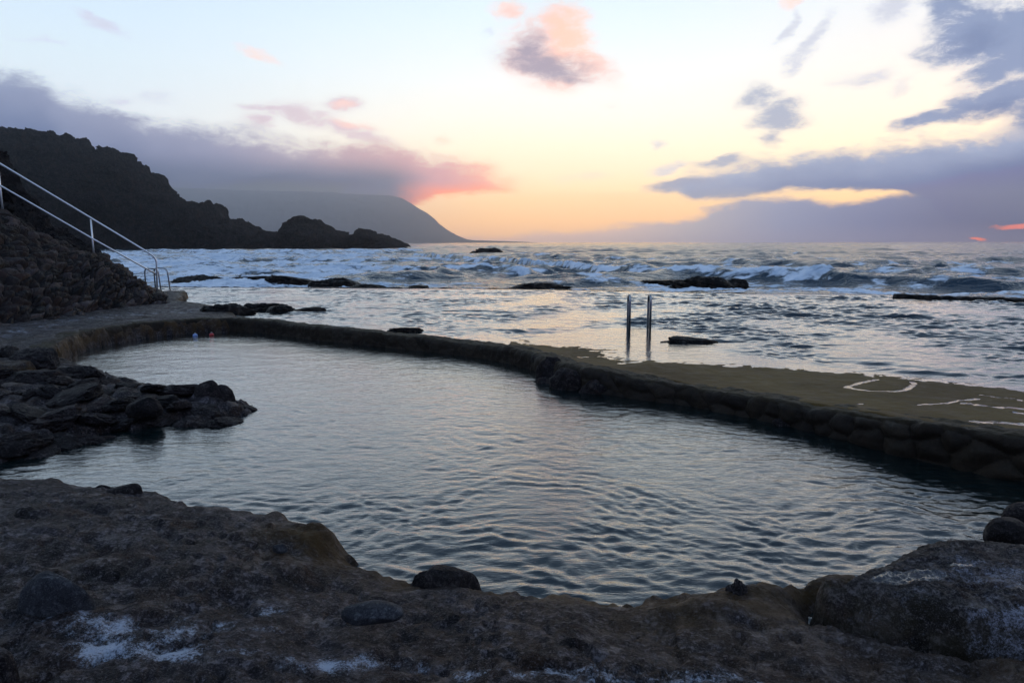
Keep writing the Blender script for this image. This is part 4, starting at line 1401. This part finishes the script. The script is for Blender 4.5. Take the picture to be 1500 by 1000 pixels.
for i, (px, py, w_, h_, z, lab) in enumerate(sea_rocks):
    k = P(px, py, z)[1]/1000
    place(px, py, w_*1.08, h_*1.25, z - h_*k*0.25, M_searock, lab, 1000 + 13*i, name='sea_rock', crag_=.24, rough=.38, depth=.42 if w_ > 40 else .7, sub=5, cat='rock', group='rocks in the surf and outer pool', zs=.68)
# second lump on a few of them is part of the same reef rock
for (px, py, w_, h_, z, s_, lab) in ((345, 456, 30, 12, .32, 1301, 'knobbly dark rock against the left end of the outer pool'), (405, 460, 40, 14, OUT_Z, 1303, 'rounded middle rock of the brown reef behind the pool wall')):
    place(px, py, w_, h_, z - .05, M_searock, lab, s_, name='sea_rock', crag_=.14, rough=.3, depth=.6, sub=5, cat='rock', group='rocks in the surf and outer pool')

# ------------------------------------------------------------------ railing on the stairs
tops = [PD(-75, 193, 21.6), PD(2, 241, 22.4), PD(136, 321, 23.7), PD(214, 368, 24.3)]
end_top = PD(229, 378, 24.5)
end_base = PD(230.5, 436, 24.5)
rl_ = empty('stair_railing', end_base)
tag(rl_, 'pale two bar metal railing descending beside the sloping rubble wall', 'railing')
def local(o, pts):
    return [Vector(p) - o.location for p in pts]
bm = bmesh.new()
tube(bm, local(rl_, round_path([tops[0], tops[1], tops[2], tops[3], end_top, (end_base[0], end_base[1], end_base[2] - .05)], .2)), .030, 12)
mesh_from_bm('handrail', bm, M_paint, rl_)
bm = bmesh.new()
lows = [PD(-75, 229, 21.6), PD(4, 274, 22.4), PD(138, 351, 23.7), PD(229.5, 402, 24.5)]
tube(bm, local(rl_, lows), .027, 12)
mesh_from_bm('lower_rail', bm, M_paint, rl_)
for a, b_ in ((PD(1, 240, 22.4), PD(5, 318, 22.4)), (PD(136, 321, 23.7), PD(139, 390, 23.7))):
    bm = bmesh.new()
    tube(bm, local(rl_, [(b_[0], a[1], a[2]), (b_[0], a[1], b_[2])]), .026, 12)
    bmesh.ops.create_cone(bm, cap_ends=True, segments=16, radius1=.055, radius2=.05, depth=.02, matrix=Matrix.Translation(Vector((b_[0], a[1], b_[2] + .06)) - rl_.location))
    mesh_from_bm('post', bm, M_paint, rl_)

# ------------------------------------------------------------------ pool ladders
def ladder(base, label, along, gap, h_, foot_z, group, reach=.45, lean=0.0):
    """two hooped handrails with rungs going down into the water; along = direction in which one steps off"""
    e = empty('pool_ladder', base)
    tag(e, label, 'ladder', group)
    al = Vector((along[0], along[1], 0)).normalized()
    si = Vector((al.y, -al.x, 0))
    for sgn in (-1, 1):
        o = si*(sgn*gap/2)
        pts = [o + Vector((0, 0, -.02)), o + Vector((0, 0, h_)), o + al*reach + Vector((0, 0, h_*.97)), o + al*(reach + lean) + Vector((0, 0, foot_z))]
        bm = bmesh.new()
        tube(bm, round_path(pts, .2, 12), .028, 14)
        mesh_from_bm('handrail', bm, M_steel, e)
        bm = bmesh.new()
        bmesh.ops.create_cone(bm, cap_ends=True, segments=18, radius1=.05, radius2=.04, depth=.02, matrix=Matrix.Translation(o + Vector((0, 0, .01))))
        mesh_from_bm('base_flange', bm, M_steel, e)
    for k in range(3):
        z = -.25 - .27*k
        if z < foot_z + .03:
            break
        bm = bmesh.new()
        c = al*(reach + lean*.8)
        tube(bm, [c - si*gap/2 + Vector((0, 0, z)), c + si*gap/2 + Vector((0, 0, z))], .018, 10)
        mesh_from_bm('rung', bm, M_steel, e)
    return e


b1 = P(937, 488, OUT_Z - .02)
ladder(b1, 'steel pool ladder rising from the flooded end of the platform into the outer pool', (0.06, 1.0), .50, .93, -.9, 'pool ladders', .42)
b2 = PD(221, 425, 29.3)
ladder((b2[0], b2[1], b2[2]), 'steel pool ladder behind the foot of the stair railing on the left', (1.0, -.15), .6, .95, -.9, 'pool ladders', .62, .14)

# ------------------------------------------------------------------ floats by the wall and small litter
def buoy(px, py, col, label):
    q = P(px, py, .02)
    e = empty('buoy', (q[0], q[1], 0.0))
    tag(e, label, 'buoy', 'floats by the pool wall')
    v, f = ico(3)
    bm = bmesh.new()
    bmesh.ops.create_uvsphere(bm, u_segments=20, v_segments=14, radius=.055)
    for vv in bm.verts:
        vv.co.z = vv.co.z*.85 + .015
        vv.co.x *= 1.15
    mesh_from_bm('float_body', bm, plain_mat('buoy_plastic', col), e)
    bm = bmesh.new()
    tube(bm, [(.03*math.cos(a)*.6, 0, .055 + .03*math.sin(a)) for a in [math.pi*k/8 for k in range(9)]], .006, 8)
    mesh_from_bm('eye', bm, plain_mat('buoy_eye', (.5, .5, .5)), e)


buoy(286, 491, (0.30, 0.42, 0.75), 'small pale blue float on the pool water by the far wall')
buoy(310, 490, (0.55, 0.04, 0.04), 'small red float on the pool water by the far wall')
# ------------------------------------------------------------------ air
bm = bmesh.new()
bmesh.ops.create_cube(bm, size=1.0)
m = bpy.data.materials.new('haze')
m.use_nodes = True
ht = NT(m.node_tree)
ht.n.clear()
pv = ht.new('ShaderNodeVolumePrincipled')
pv.inputs['Color'].default_value = (0.82, 0.87, 1.0, 1)
pv.inputs['Anisotropy'].default_value = 0.78
pv.inputs['Density'].default_value = HAZE
ht.l.new(pv.outputs[0], ht.new('ShaderNodeOutputMaterial').inputs['Volume'])
hz = mesh_from_bm('haze', bm, m, smooth=False)
hz.scale = (18000, 7000, 465)
hz.location = (0, 3000, 225.5)
tag(hz, None, None, None, 'stuff')
